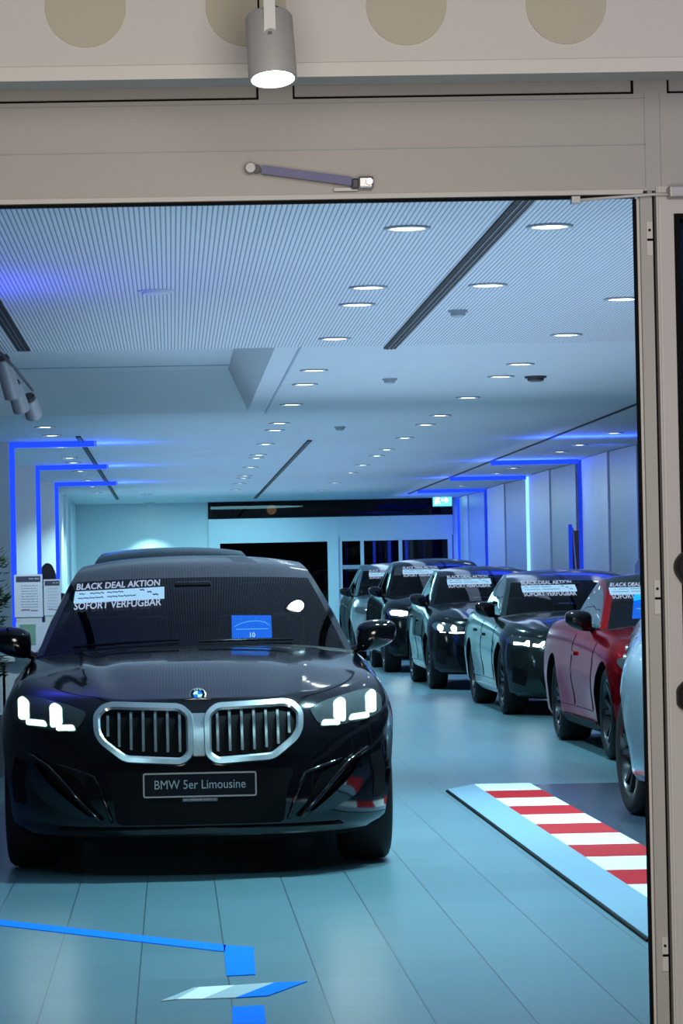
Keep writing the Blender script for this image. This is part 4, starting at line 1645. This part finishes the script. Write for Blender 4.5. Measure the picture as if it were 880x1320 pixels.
# post between opening and swing door
xa, xb, xc_ = fx(828, 700).x, fx(834, 700).x, fx(849.5, 700).x
bm = bmesh.new()
box(bm, xb, xc_, YF - .001, YF + .05, 0, Zop + .002)
box(bm, xb + .016, xc_, YF - .001, YF + .05, Zop + .0025, Zop + .011)
post = struct('trim_60', bm, M['frame'])
struct('trim_61', bx(xa + .004, xb - .0005, YF + .010, YF + .05, 0, Zop - .002), M['frame_pale'])
struct('trim_62', bx(xa - .002, xa + .0035, YF + .012, YF + .03, 0, Zop - .003), M['rubber'])
xd = fx(854, 700).x
struct('trim_63', bx(xc_ + .0005, xd - .0005, YF + .02, YF + .05, 0, fx(860, 238).z), M['rubber'])
for k, py in enumerate((308, 770, 1230)):
    zz = fx(838, py).z
    t = obj('door_hinge', bx(-.014, -.001, -.007, .0, -.036, .036), M['frame_pale'], post)
    t.location = (xc_, YF, zz)
    obj('hinge_joint', bx(-.013, -.001, -.008, .0, -.005, 0), M['rubber'], t)
    obj('hinge_screw', lathe(bmesh.new(), [(0, .002), (.003, .002), (.003, 0)], 12, Matrix.Translation((-.0075, -.007, .018)) @ Matrix.Rotation(PI / 2, 4, 'X')), M['seam'], t)
# the closed swing door at the right edge
Zd1 = fx(862, 241).z
xg = fx(878, 700).x - .003
Xd1 = xd + 1.0
d = tag(empty('door_3', (xd, YF, 0)), kind='structure')
bm = bmesh.new()
zg = fx(878, 276).z
box(bm, 0, xg - xd, -.01, .06, .01, Zd1); box(bm, 1.0 - (xg - xd), 1.0, -.01, .06, .01, Zd1)
box(bm, xg - xd, 1.0 - (xg - xd), -.01, .06, zg, Zd1); box(bm, xg - xd, 1.0 - (xg - xd), -.01, .06, .01, .14)
obj('door_frame', bm, M['bulk'], d)
obj('door_bead', bx(0.004, .009, -.016, -.01, .01, Zd1), M['frame_pale'], d)
bm = bmesh.new()
box(bm, xg - xd, xg - xd + .012, -.013, .05, .14, zg); box(bm, xg - xd + .0125, 1.0 - (xg - xd), -.013, .05, zg - .012, zg)
obj('glass_gasket', bm, M['rubber'], d)
obj('door_glass', bx(xg - xd + .01, 1.0 - (xg - xd), .02, .03, .13, zg), M['pane_door'], d)
zh_a, zh_b = fx(872, 733).z, fx(872, 893).z
xh = fx(866, 733).x - xd
bm = bmesh.new()
slab_xz(bm, round_poly([(xh, zh_a + .014), (xh + .016, zh_a + .036), (xh + .10, zh_a + .045), (xh + .10, zh_a - .055), (xh + .025, zh_a - .045), (xh, zh_a - .008)], .012, 4), -.055, -.012)
bmesh.ops.bevel(bm, geom=[e for e in bm.edges if abs(e.calc_face_angle(0)) > .9], offset=.006, segments=2, affect='EDGES')
obj('door_handle', bm, M['handle'], d, True, 40)
bm = bmesh.new()
slab_xz(bm, round_poly([(xh, zh_b + .010), (xh + .022, zh_b + .032), (xh + .10, zh_b + .040), (xh + .10, zh_b - .042), (xh + .012, zh_b - .036), (xh, zh_b - .026)], .008, 4), -.050, -.012)
bmesh.ops.bevel(bm, geom=[e for e in bm.edges if abs(e.calc_face_angle(0)) > .9], offset=.005, segments=2, affect='EDGES')
lk = obj('door_lock', bm, M['handle'], d, True, 40)
obj('lock_cylinder', lathe(bmesh.new(), [(0, .004), (.008, .004), (.008, 0)], 16, Matrix.Translation((xh + .022, -.05, zh_b - .012)) @ Matrix.Rotation(PI / 2, 4, 'X')), M['steel'], lk, True, 40)
# its closer: box on the leaf, thin arm to the header
cb = fx(857, 251)
cl = empty('door_closer', (cb.x, YF - .012, cb.z), 'grey door closer on the swing door with a thin arm reaching left', 'door closer')
obj('closer_box', bx(.0, .30, -.05, .0, -.012, .012, .004), M['lamp'], cl)
e1, e2 = fx(838, 253) - cb, fx(737, 261) - cb
bm = tube(bmesh.new(), [(.01, -.02, -.004), (e1.x, -.02, e1.z), (e2.x, -.02, e2.z)], .0032, 8)
obj('closer_arm', bm, M['frame_pale'], cl, True)
obj('arm_shoe', bx(e2.x - .006, e2.x + .012, -.03, .0, e2.z - .006, e2.z + .008), M['steel'], cl)
# loose closer arm on the header
p0_, p1_ = fx(322, 220), fx(466, 239)
ca = empty('closer_arm', (p1_.x, YF, p1_.z), 'violet-grey closer arm with round end, lying slanted on the header', 'door closer')
v = p0_ - p1_
bm = bmesh.new()
dirn = v.normalized(); upv = Vector((-dirn.z, 0, dirn.x))
wq = .009
st_, en_ = v * .90, v * .10
slab_xz(bm, [(st_.x + upv.x * wq, st_.z + upv.z * wq), (st_.x - upv.x * wq, st_.z - upv.z * wq), (en_.x - upv.x * wq, en_.z - upv.z * wq), (en_.x + upv.x * wq, en_.z + upv.z * wq)], -.045, -.032)
obj('arm_bar', bm, M['arm'], ca)
obj('arm_end', lathe(bmesh.new(), [(0, .020), (.010, .020), (.0115, .016), (.0115, 0), (0, 0)], 24, Matrix.Translation((v.x * 1.0, -.028, v.z * 1.0)) @ Matrix.Rotation(PI / 2, 4, 'X')), M['lamp'], ca, True, 40)
obj('arm_end_pin', lathe(bmesh.new(), [(0, .016), (.009, .016), (.009, 0), (0, 0)], 20, Matrix.Translation((v.x * .945, -.030, v.z * .945)) @ Matrix.Rotation(PI / 2, 4, 'X')), M['lamp_dark'], ca, True, 40)
obj('pivot_block', bx(-.010, .022, -.05, .0, -.012, .013, .004), M['steel'], ca)
obj('pivot_pin', lathe(bmesh.new(), [(0, .006), (.007, .006), (.008, 0)], 20, Matrix.Translation((.013, -.05, .001)) @ Matrix.Rotation(PI / 2, 4, 'X')), M['chrome'], ca, True, 40)
obj('pivot_knuckle', bx(-.024, -.008, -.05, .0, -.011, .009, .004), M['lamp_dark'], ca)
obj('foot_plate', bx(-.060, -.010, -.02, .0, -.014, -.007), M['lamp'], ca)

# the lit spotlight in front of the bulkhead
YS = 5.55
a_, b_ = fx(346, 20, YS), fx(351, 106, YS)
t, q, Ln = spot_head('hanging_spotlight', a_, b_ + Vector((0, -.03, 0)), .0435, .0445, 'lit grey cylinder spotlight hanging above the entrance', M['spot_glow'])
zt_ = fx(345, 50, YS).z - a_.z
bm = bmesh.new()
slab_xz(bm, round_poly([(-.0105, zt_ - .011), (.0105, zt_ - .011), (.0105, .22), (-.0105, .22)], .010, 5), -.053, -.048)
obj('bracket', bm, M['lamp'], t)
obj('bracket_screw', lathe(bmesh.new(), [(0, .003), (.0042, .003), (.005, 0)], 16, Matrix.Translation((0, -.053, zt_)) @ Matrix.Rotation(PI / 2, 4, 'X')), M['lamp_dark'], t, True, 40)
obj('bracket_top', bx(-.0105, .0105, -.053, .05, .21, .215), M['lamp'], t)
obj('power_cable', tube(bmesh.new(), [(.033, -.01, -.004), (.026, -.012, .008), (.010, -.01, .016), (.004, -.01, .2)], .0028, 8), M['rubber'], t, True)
obj('feed_cable', tube(bmesh.new(), [(-.019, -.02, -.003), (-.019, -.02, .2)], .0018, 8), M['rubber'], t, True)
obj('ceiling_stem', tube(bmesh.new(), [(0, 0, .21), (0, 0, .9)], .006, 8), M['lamp'], t, True)

# ------------------------------------------------------------------ floor: kerb, dark field, tape marks
struct('trim_70', bx(2.30, 9, 3, 19.75, .001, .004), M['mat_dark'])
kb = empty('racing_kerb', (1.73, 11.0, 0), 'long low red and white striped racing kerb lying on the floor along the parked cars', 'kerb')
y0k, y1k = .0, 8.55
bm = bmesh.new()
prof = [(0, .003), (0, .018), (.195, .030), (.195, .003)]
pr = [(0, .0, .10), (.195, .0, 0)]
v0 = [bm.verts.new(p) for p in ((0, .12, .001), (.195, .0 - .0, .001), (.195, y1k, .001), (0, y1k - .25, .001))]
v1 = [bm.verts.new(p) for p in ((0, .12, .016), (.195, .0 - .0, .028), (.195, y1k, .028), (0, y1k - .25, .016))]
bm.faces.new(v0[::-1]); bm.faces.new(v1)
for k in range(4):
    bm.faces.new((v0[k], v0[(k + 1) % 4], v1[(k + 1) % 4], v1[k]))
obj('sloped_edge', bm, M['kerb_grey'], kb)
bm = bmesh.new()
ns_ = 13
L0 = y1k
for k in range(ns_):
    ya_, yb_ = L0 - .66 * k, max(0, L0 - .66 * (k + 1))
    box(bm, .195, .555, yb_, ya_, .001, .028, mi=k % 2)
o = obj('striped_top', bm, [M['kerb_white'], M['red']], kb)
obj('rubber_edge', bx(-.012, .0, .12, y1k - .25, .001, .010), M['rubber'], kb)

def floor_poly(name, pts, mt, lb, cat='floor marking', z=.0035):
    w_ = [onZ(px, py, 0) for px, py in pts]
    c_ = sum(w_, Vector()) / len(w_)
    bm = bmesh.new()
    prism(bm, [(p.x - c_.x, p.y - c_.y) for p in w_], .0005, z)
    o = obj(name, bm, mt)
    o.location = (c_.x, c_.y, 0)
    return tag(o, lb, cat)


floor_poly('tape_strip', [(-40, 1182), (-40, 1189), (285, 1227), (290, 1227), (291, 1219)], M['tape'], 'long thin blue tape strip on the floor tiles before the black saloon')
floor_poly('tape_square', [(288, 1219), (327, 1222), (329, 1257), (292, 1259)], M['tape'], 'blue tape square on the floor at the end of the long blue strip')
fm = onZ(300, 1278, 0)
fl = empty('striped_marker', (fm.x, fm.y, 0), 'slanted white, grey and blue striped parallelogram stuck on the floor', 'floor marking')


def sub(name, pts, mt):
    w_ = [onZ(px, py, 0) - fm for px, py in pts]
    bm = bmesh.new()
    prism(bm, [(p.x, p.y) for p in w_], .0005, .0035)
    obj(name, bm, mt, fl)


sub('grey_field', [(207, 1291.5), (228, 1289), (257, 1273.5), (250, 1274)], M['tape_pale'])
sub('white_field', [(228, 1289), (262, 1288.5), (303, 1271), (257, 1273.5)], M['tape_white'])
sub('pale_field', [(262, 1288.5), (304, 1287), (354, 1267.5), (303, 1271)], M['tape_pale'])
sub('blue_field', [(304, 1287), (345, 1284.5), (396, 1266), (354, 1267.5)], M['tape'])
floor_poly('tape_square', [(299, 1299), (340, 1297), (344, 1330), (300, 1332)], M['tape'], 'blue tape square at the bottom edge below the striped parallelogram')

# ------------------------------------------------------------------ left edge: desk, info sheets, chair, plant
YD = 22.4
dx0, dx1 = onY(16, 830, YD).x, onY(98, 830, YD).x
dz = onY(40, 846, YD).z
dk = empty('reception_desk', ((dx0 + dx1) / 2 - .02, YD + .45, 0), 'white desk behind the left mirror of the black saloon', 'desk')
obj('desk_top', bx(-.34, .34, -.36, .36, dz - .04, dz, .006), M['desk'], dk)
obj('desk_front', bx(-.30, .30, -.30, -.26, .0, dz - .04), M['desk'], dk)
for sx in (-1, 1):
    obj('desk_side', bx(sx * .30 - .02, sx * .30 + .02, -.30, .32, 0, dz - .04), M['desk'], dk)


def sheet(name, x0p, x1p, y0p, y1p, Y, lb, rows_, base_z):
    a_, b_ = onY(x0p, y0p, Y), onY(x1p, y1p, Y)
    w_, h_ = b_.x - a_.x, a_.z - b_.z
    t = empty(name, ((a_.x + b_.x) / 2, Y, b_.z), lb, 'sign')
    obj('sheet', bx(-w_ / 2, w_ / 2, 0, .008, 0, h_), M['paper'], t)
    obj('header_bar', bx(-w_ * .43, w_ * .43, -.003, 0, h_ * .83, h_ * .96), M['print_dark'], t)
    bm = bmesh.new()
    for u0, u1, v in ((.02, .18, .9), (.22, .38, .9)):
        box(bm, w_ * u0, w_ * u1, -.005, -.003, h_ * (v - .015), h_ * (v + .015))
    obj('header_print', bm, M['print_grey'], t)
    bm = bmesh.new()
    rn = random.Random(3)
    for k in range(rows_):
        v = h_ * (.74 - .50 * k / max(1, rows_ - 1))
        x = -w_ * .26
        while x < w_ * .30:
            l = w_ * (.05 + .12 * rn.random())
            box(bm, x, min(x + l, w_ * .34), -.002, 0, v - h_ * .007, v + h_ * .007)
            x += l + w_ * .03
    obj('print_lines', bm, M['print_grey'], t)
    bm = bmesh.new()
    box(bm, -w_ * .26, w_ * .05, -.002, 0, h_ * .155, h_ * .185)
    box(bm, w_ * .08, w_ * .32, -.002, 0, h_ * .14, h_ * .165)
    obj('red_print', bm, M['print_red'], t)
    obj('sheet_stand', bx(-w_ * .45, w_ * .45, .008, .05, base_z - b_.z, .02), M['desk'], t)
    return t


sheet('info_sheet', 18, 55.5, 741, 795, YD + .12, 'white printed info sheet with dark header, left one at the desk', 9, dz)
sheet('info_sheet', 56, 79, 747, 793, YD + .62, 'white printed info sheet with dark header, right one half hidden by the saloon', 7, dz)
a_ = onY(18, 797, YD + .1); b_ = onY(24.5, 801, YD + .1)
tag(obj('blue_tag', bx(a_.x, b_.x, YD + .08, YD + .11, dz, dz + .035), M['tape']), 'small blue block at the lower left corner of the left info sheet', 'tag')
# glossy brochure holder on the desk front
p0_, p1_ = onY(20, 803, YD + .02), onY(62, 845, YD + .02)
br_ = empty('brochure_display', ((p0_.x + p1_.x) / 2, YD + .06, dz), 'glossy green and turquoise brochure display standing on the desk behind the saloon mirror', 'display')
w_, h_ = p1_.x - p0_.x, p0_.z - dz
obj('backing', bx(-w_ / 2, w_ / 2, 0, .02, 0, max(.05, h_)), M['paper'], br_)
obj('green_picture', bx(-w_ * .38, w_ * .12, -.004, 0, max(.05, h_) * .35, max(.05, h_) * .95), M['green_print'], br_)
# dark chair back
p_ = onY(62, 738, 23.8)
ch = empty('office_chair', (p_.x, 23.86, 0), 'dark rounded chair back rising behind the info sheets', 'chair')
bm = bmesh.new()
zt = onY(60, 725, 23.8).z; zb_ = 1.0
pts = round_poly([(-.055, zb_), (.065, zb_), (.060, zt - .10), (.03, zt - .02), (-.01, zt), (-.05, zt - .03)], .03, 4)
slab_xz(bm, pts, -.06, .06)
obj('backrest', bm, M['chair'], ch, True, 40)
bm = bmesh.new()
box(bm, -.22, .22, -.42, .02, .44, .52, .03)
obj('seat', bm, M['chair'], ch, True, 40)
obj('back_support', bx(-.03, .03, .02, .06, .44, 1.05), M['chair'], ch)
obj('pedestal', lathe(bmesh.new(), [(0, 0), (.26, 0), (.26, .02), (.04, .05), (.03, .45), (0, .45)], 20, Matrix.Translation((0, -.2, 0))), M['lamp_dark'], ch, True, 40)

# potted plant, leaf tips at the left edge
YPL = 21.8
pb = onY(-26, 760, YPL)
pt = empty('potted_plant', (pb.x, YPL, 0), 'dark green bushy potted plant at the left edge, leaf tips in view', 'plant')
obj('pot', lathe(bmesh.new(), [(0, 0), (.15, 0), (.20, .42), (.19, .44), (.17, .42), (.165, .38), (0, .38)], 28), M['pot'], pt, True, 40)
obj('soil', lathe(bmesh.new(), [(0, .385), (.165, .385)], 24), M['soil'], pt)
obj('stem', tube(bmesh.new(), [(0, 0, .38), (.02, .01, .9), (-.01, 0, 1.56)], [.018, .014, .008], 8), M['wood'], pt, True)
bm = bmesh.new()
rn = random.Random(11)
for k in range(1500):
    zc_ = rn.choice((.80, 1.05, 1.28, 1.28, 1.54)) + rn.gauss(0, .045)
    a0 = rn.uniform(0, 2 * PI)
    rr = rn.uniform(.02, .19) * (1.0 - .25 * abs(zc_ - 1.25))
    base = Vector((rr * math.cos(a0), rr * math.sin(a0), zc_))
    d_ = Vector((math.cos(a0 + rn.uniform(-.7, .7)), math.sin(a0 + rn.uniform(-.7, .7)), rn.uniform(-.3, .7))).normalized()
    ln, wd = rn.uniform(.05, .085), rn.uniform(.010, .018)
    s_ = d_.cross(Vector((rn.uniform(-.3, .3), rn.uniform(-.3, .3), 1))).normalized()
    n_ = d_.cross(s_)
    p = [base, base + d_ * ln * .45 + s_ * wd + n_ * .006, base + d_ * ln, base + d_ * ln * .45 - s_ * wd + n_ * .006]
    vv = [bm.verts.new(q_) for q_ in p]
    bm.faces.new((vv[0], vv[1], vv[2])); bm.faces.new((vv[0], vv[2], vv[3]))
obj('leaves', bm, M['leaf'], pt)

# ------------------------------------------------------------------ right edge details among the piers
p_ = onY(745, 735, 42.4)
bd = empty('leaning_board', (p_.x, 42.4, 0), 'tall narrow blue board leaning in the gap between two right piers', 'board')
zt = onY(735, 676, 42.4).z
x0_ = onY(733, 700, 42.4).x - p_.x
obj('board_panel', bx(x0_, x0_ + .05, 0, .03, 0, zt), M['led_soft'], bd)  # panel is no lamp, its glow is put into the emissive blue
obj('board_leg', tube(bmesh.new(), [(x0_ + .06, .02, zt * .98), (x0_ + .20, .05, .0)], .012, 8), M['lamp'], bd, True)
p_ = onY(745, 705, 43.0)
zt = onY(745, 684, 43.0).z
wp = empty('wooden_strip', (p_.x, 43.0, 0), 'brown wooden strip standing in the gap behind the blue board', 'board')
obj('strip_panel', bx(-.06, .05, 0, .03, 0, zt), M['wood'], wp)
obj('strip_edge', bx(-.085, -.06, .0, .03, 0, zt - .01), M['lamp_dark'], wp)
# pale rounded chair back by the door frame
p_ = onY(829, 729, 36.0)
cs = empty('shell_chair', (p_.x + .02, 36.0, 0), 'pale rounded chair back above the red coupe beside the door frame', 'chair')
zt = onY(826, 717, 36).z
bm = bmesh.new()
slab_xz(bm, round_poly([(-.14, .80), (.2, .80), (.2, zt), (-.02, zt), (-.13, zt - .08)], .06, 5), -.02, .02)
obj('backrest', bm, M['shell'], cs, True, 40)
obj('seat', bx(-.14, .2, -.42, .02, .76, .80), M['shell'], cs)
for sx in (-.12, .18):
    for sy in (-.38, 0):
        obj('leg', tube(bmesh.new(), [(sx, sy, 0), (sx * .9, sy * .9, .77)], .012, 8), M['lamp'], cs, True)

# ------------------------------------------------------------------ light
world = bpy.data.worlds.new('world')
SC.world = world
world.use_nodes = True
bg = world.node_tree.nodes['Background']
bg.inputs[0].default_value = (.14, .22, .34, 1)
bg.inputs[1].default_value = .12

UPR = (PI, 0, 0)
lamp('ceiling_fill', 'AREA', (1.6, 20.0, 1.45), 165, (.54, .73, 1.0), 4.5, UPR, size_y=14.0)  # unseen upward fill, added to brighten the ceiling
lamp('ceiling_fill', 'AREA', (1.6, 42.0, 1.45), 160, (.52, .70, 1.0), 4.5, UPR, size_y=26.0)  # second added fill, for the rear ceiling
lamp('blue_wash', 'AREA', (-1.5, 16.4, 2.2), 24, (.06, .07, 1.0), .5, UPR)
for y in (34.6, 41.1, 47.7):
    lamp('blue_wash', 'AREA', (-1.1, y, 2.72), 22, (.02, .07, 1.0), 1.2, UPR, size_y=.4)
    lamp('blue_wash', 'AREA', (4.9, y + .6, 2.75), 22, (.02, .07, 1.0), 1.2, UPR, size_y=.4)
for y in (37.2, 43.0, 48.6):
    lamp('blue_wash', 'AREA', (5.55, y, 1.9), 9, (.02, .07, 1.0), .10, (R(90), 0, R(40)), size_y=2.0)
lamp('blue_wash', 'AREA', (4.3, 56.6, 1.9), 60, (.02, .08, 1.0), 3.0, (R(90), 0, R(-90)), size_y=1.8)
lamp('rear_wall_wash', 'SPOT', (-.42, 59.45, 2.6), 70, (.45, .95, 1.0), .05, (R(12), 0, 0), R(100), .5)
lamp('rear_fill', 'AREA', (1.5, 57.0, 2.96), 200, (.35, .85, 1.0), 2.5, (0, 0, 0))
lamp('track_beam', 'SPOT', (-.6, 21.15, 2.75), 120, (.75, .92, 1.0), .06, (R(44), 0, R(22)), R(46), .7)
for y in (27.0, 36.8, 43.3):
    lamp('left_bay_fill', 'AREA', (-3.6, y, 2.9), 40, (.72, .84, 1.0), 1.2, (R(52), 0, R(-12)))  # unseen fill added to brighten the pier fronts and left bay
for x in (-1.1, .5, 2.0):
    lamp('downlight_beam', 'SPOT', (x, 10.9, 2.95), 210, (.50, .90, 1.0), .08, (0, 0, 0), R(115), .8)  # beams without fixtures, added out of view to brighten the near floor
lamp('window_bay_fill', 'AREA', (3.9, 46.0, 2.75), 75, (.50, .68, 1.0), .4, (0, R(-42), 0), size_y=26)  # long unseen fill, added to lift the right piers
# entrance: warm light on frame and bulkhead
lamp('entrance_fill', 'AREA', (.3, 2.2, 1.75), 90, (1.0, .91, .83), 1.6, (R(92), 0, 0))  # soft area added near the camera to brighten the frame
lamp('spotlight_beam', 'SPOT', (fx(351, 106, YS).x, YS - .03, fx(351, 106, YS).z - .01), 6, (1.0, .93, .78), .03, (0, 0, 0), R(95), .7)
lamp('entrance_blue', 'AREA', (1.5, 5.2, 2.2), 1.0, (.25, .3, 1.0), .4, (R(80), 0, R(-20)))

SC.view_settings.view_transform = 'Standard'
SC.view_settings.look = 'None'
SC.view_settings.exposure = 0
SC.cycles.use_denoising = True
SC.cycles.max_bounces = 8
SC.cycles.diffuse_bounces = 3
SC.cycles.glossy_bounces = 4
SC.cycles.transparent_max_bounces = 16
SC.cycles.sample_clamp_indirect = 4
SC.cycles.caustics_reflective = False
SC.cycles.caustics_refractive = False
